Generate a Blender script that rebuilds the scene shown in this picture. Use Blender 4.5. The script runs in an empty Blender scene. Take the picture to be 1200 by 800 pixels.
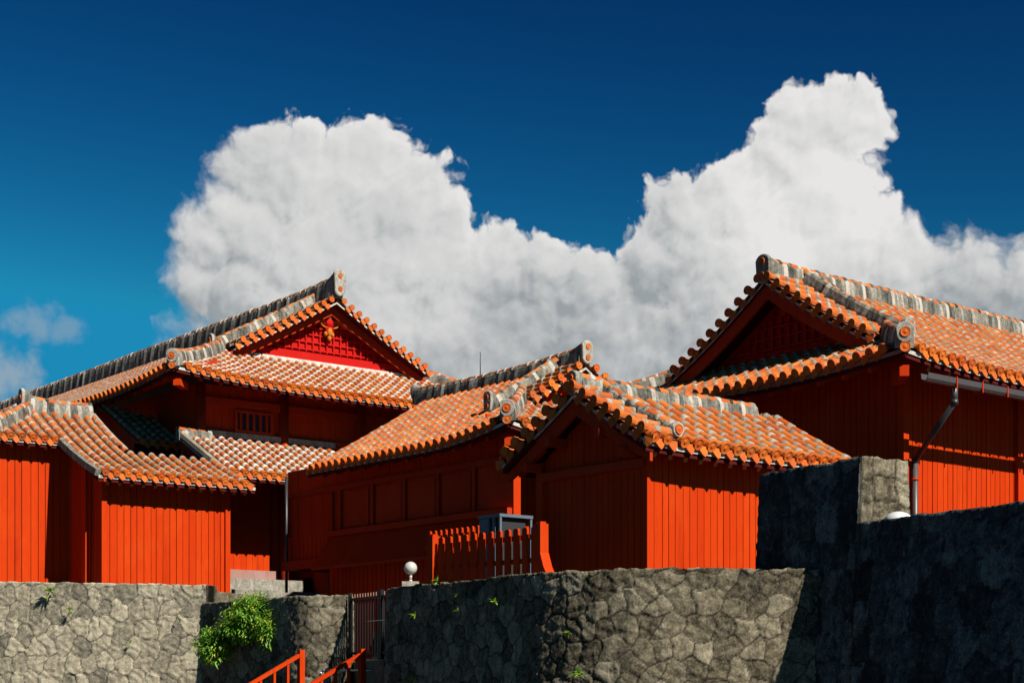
import bpy, math, random
import numpy as np
from mathutils import Vector, Matrix
random.seed(7)
RND = random.Random(11)
scene = bpy.context.scene
COL = scene.collection
CAMZ = 1.7
F0 = 1859.0
# ------------------------------------------------------------------ camera
cam = bpy.data.cameras.new('camera')
cam.sensor_width = 36.0
cam.lens = F0 / 1200 * 36
cam.shift_y = 390 / 1200
cam.clip_end = 5000
co = bpy.data.objects.new('camera', cam)
co.location = (0, 0, CAMZ)
co.rotation_euler = (math.radians(90), 0, 0)
COL.objects.link(co)
scene.camera = co
# ------------------------------------------------------------------ frame of the buildings: u goes right and away, v goes left and away
A0 = math.atan2(2350, 1859)
UX, UY = math.sin(A0), math.cos(A0)
def W(u, v, h):
    return Vector((u * UX - v * UY, u * UY + v * UX, h + CAMZ))
U3 = Vector((UX, UY, 0)); V3 = Vector((-UY, UX, 0)); Z3 = Vector((0, 0, 1))
# ------------------------------------------------------------------ sun
SUNV = (-V3 + 0.06 * U3 + 0.87 * Z3).normalized()
SUN_EL = math.asin(SUNV.z)
SUN_AZ = math.atan2(SUNV.x, SUNV.y)
sl = bpy.data.lights.new('sun', 'SUN')
sl.energy = 5.0
sl.angle = math.radians(0.5)
sl.color = (1.0, 0.94, 0.83)
so = bpy.data.objects.new('sun', sl)
so.rotation_euler = SUNV.to_track_quat('Z', 'Y').to_euler()
so.location = (20, -20, 40)
COL.objects.link(so)
# ------------------------------------------------------------------ view
scene.view_settings.view_transform = 'Standard'
scene.view_settings.look = 'None'
scene.view_settings.gamma = 1
scene.view_settings.use_curve_mapping = False
scene.view_settings.exposure = 1.0
scene.cycles.max_bounces = 5
scene.cycles.diffuse_bounces = 3
# ------------------------------------------------------------------ world: sky and clouds by direction (azimuth, elevation)
world = bpy.data.worlds.new('World')
scene.world = world
world.use_nodes = True
nt = world.node_tree
nt.nodes.clear()
def N(t, typ, **kw):
    n = t.nodes.new(typ)
    for k, v in kw.items():
        setattr(n, k, v)
    return n
class G:
    """small helper that writes node maths as expressions"""
    def __init__(s, t, flat=False): s.t = t; s.flat = flat
    def m(s, op, a, b=None, c=None, clamp=False):
        n = N(s.t, 'ShaderNodeMath', operation=op, use_clamp=clamp)
        for i, x in enumerate((a, b, c)):
            if x is None: continue
            if isinstance(x, (int, float)): n.inputs[i].default_value = x
            else: s.t.links.new(x, n.inputs[i])
        return n.outputs[0]
    def mr(s, x, a, b, c=0.0, d=1.0, smooth=True):
        n = N(s.t, 'ShaderNodeMapRange', interpolation_type='SMOOTHSTEP' if smooth else 'LINEAR')
        for i, q in zip((0, 1, 2, 3, 4), (x, a, b, c, d)):
            if isinstance(q, (int, float)): n.inputs[i].default_value = q
            else: s.t.links.new(q, n.inputs[i])
        return n.outputs[0]
    def noise(s, vec, scale, detail=4, rough=.55, dist=0.0, out=0):
        n = N(s.t, 'ShaderNodeTexNoise')
        if s.flat: n.noise_dimensions = '2D'
        n.inputs['Scale'].default_value = scale
        n.inputs['Detail'].default_value = detail
        n.inputs['Roughness'].default_value = rough
        n.inputs['Distortion'].default_value = dist
        s.t.links.new(vec, n.inputs['Vector'])
        return n.outputs[out]
    def mix(s, f, a, b, typ='MIX'):
        n = N(s.t, 'ShaderNodeMix', data_type='RGBA', blend_type=typ)
        for idx, x in ((0, f), (6, a), (7, b)):
            if isinstance(x, (int, float)): n.inputs[idx].default_value = x
            elif isinstance(x, tuple): n.inputs[idx].default_value = (*x, 1) if len(x) == 3 else x
            else: s.t.links.new(x, n.inputs[idx])
        return n.outputs[2]
    def ramp(s, f, stops):
        n = N(s.t, 'ShaderNodeValToRGB')
        e = n.color_ramp.elements
        while len(e) < len(stops): e.new(0.5)
        for el, (p, c) in zip(e, stops):
            el.position = p; el.color = (*c, 1)
        s.t.links.new(f, n.inputs[0])
        return n.outputs[0]
# each puff: direction in units of 1/100 degree grid taken as (azimuth, elevation) and a radius, degrees
def azel(x, y):
    X = (x - 600) / F0; Y = (790 - y) / F0
    return math.degrees(math.atan(X)), math.degrees(math.atan(Y / math.sqrt(1 + X * X)))
PUFFS = [(312, 200, 64), (352, 205, 68), (425, 218, 80), (476, 250, 76), (395, 310, 125), (285, 270, 66), (243, 285, 52), (232, 335, 44),
         (510, 320, 72), (585, 320, 62), (640, 322, 54), (692, 335, 48), (560, 410, 130), (700, 440, 130), (400, 420, 170),
         (762, 312, 56), (800, 262, 56), (862, 236, 60), (918, 190, 50), (938, 148, 46), (965, 138, 50), (1000, 140, 48), (962, 215, 72),
         (1005, 280, 62), (900, 320, 110), (1062, 318, 62), (1130, 326, 66), (1195, 345, 72), (1050, 430, 140), (860, 450, 150), (1230, 430, 130),
         (280, 450, 110), (275, 335, 50), (470, 300, 70)]
gt = bpy.data.node_groups.new('cloud_density', 'ShaderNodeTree')
gt.interface.new_socket('Vector', in_out='INPUT', socket_type='NodeSocketVector')
gt.interface.new_socket('Density', in_out='OUTPUT', socket_type='NodeSocketFloat')
gt.interface.new_socket('Smooth', in_out='OUTPUT', socket_type='NodeSocketFloat')
gi = N(gt, 'NodeGroupInput'); go = N(gt, 'NodeGroupOutput')
g = G(gt, True)
P = gi.outputs[0]
# warp the position so that the round puffs break up
wn = N(gt, 'ShaderNodeTexNoise', noise_dimensions='2D'); wn.inputs['Scale'].default_value = 0.42; wn.inputs['Detail'].default_value = 4; wn.inputs['Roughness'].default_value = .55
gt.links.new(P, wn.inputs['Vector'])
sub = N(gt, 'ShaderNodeVectorMath', operation='SUBTRACT'); gt.links.new(wn.outputs['Color'], sub.inputs[0]); sub.inputs[1].default_value = (.5, .5, .5)
sc = N(gt, 'ShaderNodeVectorMath', operation='SCALE'); gt.links.new(sub.outputs[0], sc.inputs[0]); sc.inputs['Scale'].default_value = 1.55
ad = N(gt, 'ShaderNodeVectorMath', operation='ADD'); gt.links.new(P, ad.inputs[0]); gt.links.new(sc.outputs[0], ad.inputs[1])
acc = None
for (x, y, r) in PUFFS:
    az, el = azel(x, y)
    dn = N(gt, 'ShaderNodeVectorMath', operation='DISTANCE')
    gt.links.new(ad.outputs[0], dn.inputs[0]); dn.inputs[1].default_value = (az, el, 0)
    rr = math.degrees(r / F0)
    d = g.m('MULTIPLY_ADD', dn.outputs['Value'], -1 / rr, 1.0)
    acc = d if acc is None else g.m('SMOOTH_MAX', acc, d, .12)
# billows (cells) and fine wisps
vo = N(gt, 'ShaderNodeTexVoronoi', feature='SMOOTH_F1', voronoi_dimensions='2D'); vo.inputs['Scale'].default_value = 1.1; vo.inputs['Smoothness'].default_value = .35
gt.links.new(ad.outputs[0], vo.inputs['Vector'])
vo2 = N(gt, 'ShaderNodeTexVoronoi', feature='SMOOTH_F1', voronoi_dimensions='2D'); vo2.inputs['Scale'].default_value = 2.6; vo2.inputs['Smoothness'].default_value = .35
gt.links.new(ad.outputs[0], vo2.inputs['Vector'])
n1 = g.noise(ad.outputs[0], 2.2, 8, .58)
acc = g.m('MULTIPLY_ADD', vo.outputs['Distance'], -.24, acc)
acc = g.m('MULTIPLY_ADD', vo2.outputs['Distance'], -.13, acc)
vo3 = N(gt, 'ShaderNodeTexVoronoi', feature='SMOOTH_F1', voronoi_dimensions='2D'); vo3.inputs['Scale'].default_value = 5.5; vo3.inputs['Smoothness'].default_value = .4
gt.links.new(ad.outputs[0], vo3.inputs['Vector'])
acc = g.m('MULTIPLY_ADD', vo3.outputs['Distance'], -.045, acc)
acc = g.m('ADD', acc, .165)
gt.links.new(acc, go.inputs[1])
acc = g.m('MULTIPLY_ADD', g.m('SUBTRACT', n1, .5), .24, acc)
gt.links.new(acc, go.inputs[0])

w = G(nt, True)
tc = N(nt, 'ShaderNodeTexCoord')
sep = N(nt, 'ShaderNodeSeparateXYZ'); nt.links.new(tc.outputs['Generated'], sep.inputs[0])
az = w.m('MULTIPLY', w.m('ARCTAN2', sep.outputs[0], sep.outputs[1]), 180 / math.pi)
el = w.m('MULTIPLY', w.m('ARCSINE', sep.outputs[2]), 180 / math.pi)
cmb = N(nt, 'ShaderNodeCombineXYZ'); nt.links.new(az, cmb.inputs[0]); nt.links.new(el, cmb.inputs[1])
def dens(dx, dy):
    v = cmb.outputs[0]
    if dx or dy:
        q = N(nt, 'ShaderNodeVectorMath', operation='ADD'); nt.links.new(v, q.inputs[0]); q.inputs[1].default_value = (dx, dy, 0); v = q.outputs[0]
    n = N(nt, 'ShaderNodeGroup'); n.node_tree = gt; nt.links.new(v, n.inputs[0])
    return n.outputs
D0, S0 = dens(0, 0)[:2]; S1 = dens(.20, .30)[1]
# edges: crisp on top, thin and torn on the lower left
soft = w.m('ADD', w.mr(az, -13.0, -8.0, .65, .17), w.mr(az, 13.0, 16.5, 0, .32))
alpha = w.mr(D0, 0.0, soft)
relief = w.m('MULTIPLY', w.m('MULTIPLY', w.m('SUBTRACT', S0, S1), .74), w.mr(S0, .05, .75, 1.0, .50))
relief = w.m('ADD', relief, w.mr(S0, .0, .38, .13, 0.0))
big = w.noise(cmb.outputs[0], .28, 5, .5)
# the tower on the right is in full sun, its foot and the left flank are greyer
bs = N(nt, 'ShaderNodeVectorMath', operation='DISTANCE'); nt.links.new(cmb.outputs[0], bs.inputs[0]); bs.inputs[1].default_value = (*azel(955, 235), 0)
bl = N(nt, 'ShaderNodeVectorMath', operation='DISTANCE'); nt.links.new(cmb.outputs[0], bl.inputs[0]); bl.inputs[1].default_value = (*azel(430, 260), 0)
base = w.m('ADD', w.mr(el, 9.5, 15.5, .38, .52), w.m('MULTIPLY', w.mr(bs.outputs['Value'], 1.5, 6.0, 1, 0), .26))
base = w.m('ADD', base, w.m('MULTIPLY', w.mr(bl.outputs['Value'], 1.0, 6.0, 1, 0), .13))
lum = w.m('ADD', w.m('ADD', base, relief), w.m('MULTIPLY', w.m('SUBTRACT', big, .5), .50))
lum = w.m('MINIMUM', w.m('MAXIMUM', lum, .30), .93)
ccol = w.ramp(lum, [(0.0, (.14, .17, .20)), (.33, (.34, .37, .39)), (.56, (.60, .61, .605)), (.86, (.80, .79, .775))])
# small faint clouds low on the left
def faint(x, y, rx, ry, s):
    a_, e_ = azel(x, y)
    q = N(nt, 'ShaderNodeVectorMath', operation='SUBTRACT'); nt.links.new(cmb.outputs[0], q.inputs[0]); q.inputs[1].default_value = (a_, e_, 0)
    q2 = N(nt, 'ShaderNodeVectorMath', operation='MULTIPLY'); nt.links.new(q.outputs[0], q2.inputs[0]); q2.inputs[1].default_value = (1 / math.degrees(rx / F0), 1 / math.degrees(ry / F0), 0)
    l = N(nt, 'ShaderNodeVectorMath', operation='LENGTH'); nt.links.new(q2.outputs[0], l.inputs[0])
    nn = w.noise(cmb.outputs[0], 1.1, 6, .55)
    d = w.m('ADD', w.m('SUBTRACT', 1.0, l.outputs['Value']), w.m('MULTIPLY', w.m('SUBTRACT', nn, .5), 1.5))
    return w.mr(d, 0.0, .8, 0, s)
fa = w.m('MAXIMUM', w.m('MAXIMUM', faint(40, 376, 42, 26, .5), faint(78, 384, 36, 22, .42)), faint(-5, 445, 62, 46, .75))
sky = N(nt, 'ShaderNodeTexSky', sky_type='NISHITA')
sky.sun_disc = False
sky.sun_elevation = SUN_EL
sky.sun_rotation = SUN_AZ
sky.altitude = 50; sky.air_density = 1.0; sky.dust_density = .3; sky.ozone_density = 3.0
skyn = N(nt, 'ShaderNodeVectorMath', operation='MULTIPLY'); nt.links.new(sky.outputs[0], skyn.inputs[0]); skyn.inputs[1].default_value = (.20 / .45, .62 / 2.4, .86 / 5.4)
skym = N(nt, 'ShaderNodeVectorMath', operation='MINIMUM'); nt.links.new(skyn.outputs[0], skym.inputs[0]); skym.inputs[1].default_value = (1.0, 1.0, 1.0)
# deeper towards the zenith, as the air is clear
STR = .1
EXPO = 2 ** 1.0
sk = N(nt, 'ShaderNodeSeparateXYZ'); nt.links.new(skym.outputs[0], sk.inputs[0])
skyx = N(nt, 'ShaderNodeCombineXYZ')
for i_, (pw, am) in enumerate(((3.4, .012), (3.2, .250), (2.5, .475))):
    nt.links.new(w.m('MULTIPLY', w.m('POWER', sk.outputs[i_], pw), am / STR / EXPO), skyx.inputs[i_])
c1 = w.mix(fa, skyx.outputs[0], (1.65, 2.05, 2.35))
csc = N(nt, 'ShaderNodeVectorMath', operation='SCALE'); nt.links.new(ccol, csc.inputs[0]); csc.inputs['Scale'].default_value = 1 / STR / EXPO
c2 = w.mix(alpha, c1, csc.outputs[0])
bg = N(nt, 'ShaderNodeBackground'); bg.inputs[1].default_value = STR
nt.links.new(c2, bg.inputs[0])
wo = N(nt, 'ShaderNodeOutputWorld'); nt.links.new(bg.outputs[0], wo.inputs[0])

# ------------------------------------------------------------------ materials
M = {}
def newmat(name):
    m = bpy.data.materials.new(name); m.use_nodes = True
    t = m.node_tree; t.nodes.clear()
    b = N(t, 'ShaderNodeBsdfPrincipled'); o = N(t, 'ShaderNodeOutputMaterial')
    t.links.new(b.outputs[0], o.inputs[0])
    M[name] = m
    g = G(t)
    geo = N(t, 'ShaderNodeNewGeometry')
    at = N(t, 'ShaderNodeAttribute', attribute_name='var')
    return t, b, g, geo.outputs['Position'], at.outputs['Fac']
def setc(t, b, c, rough=.7, spec=.3, bump=None, bs=.3, bd=.01):
    if isinstance(c, tuple): c = tuple(x * .51 for x in c)
    else: c = G(t).mix(1.0, c, (.51, .51, .51), 'MULTIPLY')
    if isinstance(c, tuple): b.inputs['Base Color'].default_value = (*c, 1)
    else: t.links.new(c, b.inputs['Base Color'])
    if isinstance(rough, (int, float)): b.inputs['Roughness'].default_value = rough
    else: t.links.new(rough, b.inputs['Roughness'])
    b.inputs['Specular IOR Level'].default_value = spec
    if bump is not None:
        n = N(t, 'ShaderNodeBump'); n.inputs['Strength'].default_value = bs; n.inputs['Distance'].default_value = bd
        t.links.new(bump, n.inputs['Height']); t.links.new(n.outputs[0], b.inputs['Normal'])
def stretch(t, vec, sx, sy, sz):
    n = N(t, 'ShaderNodeVectorMath', operation='MULTIPLY'); t.links.new(vec, n.inputs[0]); n.inputs[1].default_value = (sx, sy, sz); return n.outputs[0]
# orange roof tile
def tile_mat(name, stops, grime):
    t, b, g, p, var = newmat(name)
    c = g.ramp(var, stops)
    n = g.noise(p, 9, 5, .65)
    c = g.mix(g.mr(n, .50, .72, 0, .55), c, (.20, .09, .045))
    n2 = g.noise(p, 2.2, 6, .7)
    c = g.mix(g.mr(n2, .52, .75, 0, grime), c, (.30, .27, .22))
    nl = g.noise(p, .9, 5, .65)
    c = g.mix(g.mr(nl, .46, .70, 0, .55), c, (.34, .12, .045))
    n3 = g.noise(p, 38, 3, .6)
    c = g.mix(g.mr(n3, .60, .72, 0, .45), c, (.05, .045, .04))
    setc(t, b, c, .7, .15, n, .25, .01)
tile_mat('tile', [(0, (.58, .105, .018)), (.35, (.68, .15, .022)), (.75, (.76, .20, .032)), (1, (.74, .25, .06))], .28)
tile_mat('tile_end', [(0, (.70, .11, .011)), (.5, (.82, .155, .013)), (1, (.90, .21, .02))], .10)
tile_mat('pan', [(0, (.30, .10, .045)), (1, (.42, .16, .07))], .6)
# plaster between the tiles and on the ridges
def plaster_mat(name, lo, mid, hi, streak, off=0.0):
    vk = .55 if name == 'ridge_plaster' else .20
    t, b, g, p, var = newmat(name)
    n = g.noise(stretch(t, p, 3, 3, .5), streak, 6, .7)
    n2 = g.noise(p, 14, 5, .7)
    f = g.m('ADD', g.m('MULTIPLY_ADD', n, .85, off), g.m('ADD', g.m('MULTIPLY', g.m('SUBTRACT', n2, .5), .55), g.m('MULTIPLY', g.m('SUBTRACT', var, .5), vk)))
    c = g.ramp(f, [(.18, lo), (.42, mid), (.66, hi)])
    n3 = g.noise(p, 5.0, 4, .6)
    c = g.mix(g.mr(n3, .60, .72, 0, .35), c, (.17, .14, .06))
    setc(t, b, c, .9, .15, n2, .5, .02)
plaster_mat('plaster', (.16, .12, .085), (.36, .30, .23), (.62, .55, .46), 1.2, .02)
plaster_mat('plaster_pale', (.22, .18, .14), (.52, .47, .40), (.88, .84, .77), 1.2, .10)
plaster_mat('ridge_plaster', (.04, .042, .038), (.24, .23, .19), (.62, .58, .50), 2.2, .0)
plaster_mat('end_plaster', (.10, .095, .085), (.40, .37, .32), (.74, .70, .62), 1.6, .02)
# red painted wood
def paint(name, c0, c1, rough=.62):
    t, b, g, p, var = newmat(name)
    n = g.noise(stretch(t, p, 10, 10, .8), 3.0, 5, .6)
    n2 = g.noise(stretch(t, p, 1, 1, .5), 1.3, 5, .65)
    c = g.mix(var, c0, c1)
    c = g.mix(g.mr(n, .45, .75, 0, .35), c, tuple(x * .62 for x in c0))
    c = g.mix(g.mr(n2, .48, .75, 0, .40), c, (min(1, c1[0] * 1.08), c1[1] * 1.7, c1[2] * 2.0))
    n4 = g.noise(stretch(t, p, 4, 4, .22), 1.6, 6, .7)
    c = g.mix(g.mr(n4, .55, .72, 0, .42), c, tuple(x * .45 for x in c0))
    n5 = g.noise(p, 26, 3, .6)
    c = g.mix(g.mr(n5, .70, .76, 0, .5), c, (.50, .09, .03))
    setc(t, b, c, rough, .03, n, .12, .004)
paint('red_paint', (.65, .044, .004), (.73, .058, .005))
paint('red_beam', (.54, .045, .012), (.62, .055, .014))
paint('gable_red', (.62, .012, .010), (.68, .018, .012))
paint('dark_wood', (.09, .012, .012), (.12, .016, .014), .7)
paint('ochre', (.62, .28, .04), (.68, .32, .06))
paint('gold', (.70, .20, .02), (.78, .28, .04))
paint('pink_board', (.42, .22, .19), (.48, .26, .22), .8)
# stone
def stone_mat(name, dark, mid, light, moss, stain, joint=(.018, .018, .017), lich=.35):
    t, b, g, p, var = newmat(name)
    cell = var
    ja = N(t, 'ShaderNodeAttribute', attribute_name='joint').outputs['Fac']
    n = g.noise(p, 7, 7, .7)
    ns = g.noise(stretch(t, p, 1, 1, .28), 2.4, 6, .7)
    n3 = g.noise(p, 30, 4, .7)
    f = g.m('ADD', g.m('MULTIPLY_ADD', n, 1.05, -.14), g.m('ADD', g.m('MULTIPLY', g.m('SUBTRACT', cell, .5), .36), g.m('MULTIPLY', g.m('SUBTRACT', n3, .5), .75)))
    c = g.ramp(f, [(.12, dark), (.38, mid), (.66, light)])
    c = g.mix(g.mr(ns, .50, .66, 0, stain), c, (.016, .018, .018))
    pit = g.noise(p, 55, 3, .7)
    c = g.mix(g.mr(pit, .56, .66, 0, .6), c, dark)
    c = g.mix(g.mr(g.noise(stretch(t, p, 1, 1, .12), 9, 4, .7), .52, .70, 0, .5), c, dark)
    n4 = g.noise(p, 3.1, 5, .7)
    c = g.mix(g.mr(n4, .60, .70, 0, moss), c, (.10, .10, .03))
    n5 = g.noise(p, 17, 5, .75)
    c = g.mix(g.mr(n5, .68, .74, 0, lich), c, (.58, .54, .44))
    c = g.mix(g.m('MULTIPLY', ja, .92), c, joint)
    hb = g.m('ADD', g.m('MULTIPLY', n, .6), g.m('MULTIPLY', n3, .5))
    setc(t, b, c, .95, .1, hb, .55, .03)
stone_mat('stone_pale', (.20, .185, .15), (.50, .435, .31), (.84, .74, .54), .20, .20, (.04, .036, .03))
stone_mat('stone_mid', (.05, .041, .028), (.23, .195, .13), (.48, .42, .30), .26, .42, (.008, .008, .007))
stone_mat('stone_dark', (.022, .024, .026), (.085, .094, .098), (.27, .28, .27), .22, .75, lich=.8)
stone_mat('limestone', (.26, .24, .20), (.50, .47, .40), (.75, .71, .63), .1, .35)
def plain(name, c, rough=.6, metal=0.0, spec=.4):
    t, b, g, p, var = newmat(name)
    n = g.noise(p, 12, 5, .6)
    cc = g.mix(g.mr(n, .4, .75, 0, .35), c, tuple(x * .6 for x in c))
    setc(t, b, cc, rough, spec)
    b.inputs['Metallic'].default_value = metal
plain('gutter_metal', (.12, .10, .10), .45, .2)
plain('pipe_metal', (.055, .055, .065), .4, .3)
plain('unit_paint', (.13, .17, .22), .6)
plain('unit_dark', (.02, .022, .025), .6)
plain('iron', (.012, .012, .014), .5, .5)
plain('iron_lit_tip', (.35, .16, .09), .7)  # paler bar tips, sunlight on them put into the colour
plain('steel', (.55, .56, .58), .3, .9)
plain('globe_glass', (.72, .70, .64), .25, 0, .6)
plain('white_dome', (.85, .85, .84), .5)
plain('ground', (.060, .048, .040), .95)
plain('gravel', (.09, .08, .07), .95)
plain('hedge_trunk', (.10, .075, .05), .9)
t, b, g, p, var = newmat('leaf')
c = g.ramp(var, [(0, (.06, .19, .02)), (.45, (.17, .42, .035)), (.8, (.36, .62, .05)), (1, (.80, .75, .08))])
setc(t, b, c, .45, .4)
tl = N(t, 'ShaderNodeBsdfTranslucent'); t.links.new(c, tl.inputs[0])
mx = N(t, 'ShaderNodeMixShader'); mx.inputs[0].default_value = .3
t.links.new(b.outputs[0], mx.inputs[1]); t.links.new(tl.outputs[0], mx.inputs[2])
t.links.new(mx.outputs[0], [n for n in t.nodes if n.type == 'OUTPUT_MATERIAL'][0].inputs[0])

# ------------------------------------------------------------------ mesh builder
class MB:
    def __init__(s): s.v = []; s.f = []; s.m = []; s.x = []; s.sm = []; s.mats = []
    def mi(s, mat):
        if mat not in s.mats: s.mats.append(mat)
        return s.mats.index(mat)
    def face(s, idx, mat, var=.5, smooth=False):
        s.f.append(idx); s.m.append(s.mi(mat)); s.x.append(var); s.sm.append(smooth)
    def quad(s, a, b, c, d, mat, var=.5, smooth=False):
        n = len(s.v); s.v += [a, b, c, d]; s.face((n, n + 1, n + 2, n + 3), mat, var, smooth)
    def poly(s, pts, mat, var=.5):
        n = len(s.v); s.v += list(pts); s.face(tuple(range(n, n + len(pts))), mat, var)
    def obox(s, c, ax, ay, az, mat, var=None):
        """box from centre and three half vectors"""
        if var is None: var = RND.random()
        n = len(s.v)
        for i in (-1, 1):
            for j in (-1, 1):
                for k in (-1, 1):
                    s.v.append(c + ax * i + ay * j + az * k)
        for q in ((0, 1, 3, 2), (4, 6, 7, 5), (0, 4, 5, 1), (2, 3, 7, 6), (0, 2, 6, 4), (1, 5, 7, 3)):
            s.face(tuple(n + k for k in q), mat, var)
    def ubox(s, u0, u1, v0, v1, h0, h1, mat, var=None):
        c = W((u0 + u1) / 2, (v0 + v1) / 2, (h0 + h1) / 2)
        s.obox(c, U3 * ((u1 - u0) / 2), V3 * ((v1 - v0) / 2), Z3 * ((h1 - h0) / 2), mat, var)
    def bar(s, a, b, w, d, mat, up=Z3, var=None):
        t = (b - a); L = t.length; t = t / L
        side = t.cross(up)
        if side.length < 1e-4: side = t.cross(Vector((1, 0, 0)))
        side.normalize(); u = side.cross(t)
        s.obox((a + b) / 2, t * (L / 2), side * (w / 2), u * (d / 2), mat, var)
    def rings(s, rings, mat, var=.5, smooth=True, closed=True, cap0=False, cap1=False):
        n = len(s.v); k = len(rings[0])
        for r in rings: s.v += list(r)
        for i in range(len(rings) - 1):
            for j in range(k if closed else k - 1):
                a = n + i * k + j; b = n + i * k + (j + 1) % k
                s.face((a, b, b + k, a + k), mat, var, smooth)
        if cap0: s.face(tuple(range(n, n + k))[::-1], mat, var)
        if cap1: s.face(tuple(range(n + (len(rings) - 1) * k, n + len(rings) * k)), mat, var)
    def cyl(s, a, b, r0, r1, mat, k=10, var=.5, smooth=True, cap=True):
        t = (b - a).normalized(); side = t.cross(Z3)
        if side.length < 1e-3: side = Vector((1, 0, 0))
        side.normalize(); u = side.cross(t)
        R = lambda p, r: [p + side * (r * math.cos(2 * math.pi * i / k)) + u * (r * math.sin(2 * math.pi * i / k)) for i in range(k)]
        s.rings([R(a, r0), R(b, r1)], mat, var, smooth, True, cap, cap)
    def tubepath(s, pts, r, mat, k=8, var=.5):
        for a, b in zip(pts[:-1], pts[1:]): s.cyl(a, b, r, r, mat, k, var)
    def ellipsoid(s, c, ax, ay, az, mat, nu=14, nv=9, var=.5, top=False):
        rings = []
        for i in range(nv + 1):
            th = math.pi * i / nv * (.5 if top else 1)
            rings.append([c + az * math.cos(th) + (ax * math.cos(2 * math.pi * j / nu) + ay * math.sin(2 * math.pi * j / nu)) * max(math.sin(th), 1e-3) for j in range(nu)])
        s.rings(rings, mat, var, True, True)
    def build(s, name, parent=None, attr_v=None):
        me = bpy.data.meshes.new(name)
        off = Vector((0, 0, 0)); q = parent
        while q is not None: off = off + q.location; q = q.parent
        me.from_pydata([tuple(p - off) for p in s.v], [], s.f)
        for m in s.mats: me.materials.append(M[m])
        me.polygons.foreach_set('material_index', s.m)
        me.polygons.foreach_set('use_smooth', s.sm)
        at = me.attributes.new('var', 'FLOAT', 'FACE'); at.data.foreach_set('value', s.x)
        me.update()
        o = bpy.data.objects.new(name, me); COL.objects.link(o)
        if parent is not None: o.parent = parent
        return o
def thing(name, label, cat, loc, group=None):
    o = bpy.data.objects.new(name, None); COL.objects.link(o); o.location = loc
    o['label'] = label; o['category'] = cat
    if group: o['group'] = group
    return o
def tag(o, label, cat, group=None):
    o['label'] = label; o['category'] = cat
    if group: o['group'] = group
    return o
def structure(o): o['kind'] = 'structure'; return o

# ------------------------------------------------------------------ roofs
PITCH = .30
class Slope:
    """a tiled slope: s runs along the eave (a), t runs inwards and up (n)"""
    def __init__(S, O, a, n, ze, k1, k2, s1, T, lifts=()):
        S.O, S.a, S.n, S.ze, S.k1, S.k2, S.s1, S.T, S.lifts = O, a, n, ze, k1, k2, s1, T, lifts
        S.A = U3 * a[0] + V3 * a[1]; S.Nn = U3 * n[0] + V3 * n[1]
    def prof(S, t): return S.k1 * t + S.k2 * t * t
    def P(S, s, t, dz=0.0):
        l = 0.0
        for sc_, L, R in S.lifts:
            q = max(0.0, 1 - abs(s - sc_) / R); r = max(0.0, 1 - max(t, 0) / R); l += L * q * q * r * r
        return W(S.O[0] + S.a[0] * s + S.n[0] * t, S.O[1] + S.a[1] * s + S.n[1] * t, S.ze + S.prof(t) + l + dz)
    def up(S, s, t):
        tt = (S.P(s, t + .05) - S.P(s, t - .05)).normalized(); ta = (S.P(s + .05, t) - S.P(s - .05, t)).normalized()
        n = tt.cross(ta); n.normalize()
        return n if n.z > 0 else -n
def half_ring(p, side, up, r, k=6, sq=1.0):
    return [p + side * (r * math.cos(math.pi * i / k)) + up * (r * sq * math.sin(math.pi * i / k)) for i in range(k + 1)]
def disc(mb, p, out, R=.1, mat='tile_end'):
    side = out.cross(Z3).normalized(); up = side.cross(out).normalized()
    v = RND.random(); k = 12
    ring = lambda q, r: [q + side * (r * math.cos(2 * math.pi * i / k)) + up * (r * math.sin(2 * math.pi * i / k)) for i in range(k)]
    mb.rings([ring(p - out * .06, R * .92), ring(p + out * .0, R), ring(p + out * .012, R * .93), ring(p + out * .004, R * .74), ring(p + out * .004, R * .40), ring(p + out * .014, R * .22)], mat, v, False, True, False, True)
def drip(mb, p, out, R=.1, mat='tile_end'):
    side = out.cross(Z3).normalized(); up = Vector((0, 0, 1))
    dn = (out * .30 - up).normalized()
    o2 = out * .0
    pts = [p - side * R * 1.05 + up * .045, p + side * R * 1.05 + up * .045, p + side * R * 1.0 - up * .0 + dn * .03, p + side * R * .5 + dn * (R * 1.05), p + dn * (R * 1.5), p - side * R * .5 + dn * (R * 1.05), p - side * R * 1.0 + dn * .03]
    v = RND.random()
    n = len(mb.v)
    bk = [q - out * .03 for q in pts]
    mb.v += pts + bk; k = len(pts)
    mb.face(tuple(range(n, n + k)), mat, v); mb.face(tuple(range(n + k, n + 2 * k))[::-1], mat, v)
    for i in range(k): mb.face((n + i, n + (i + 1) % k, n + k + (i + 1) % k, n + k + i), mat, v)
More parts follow.
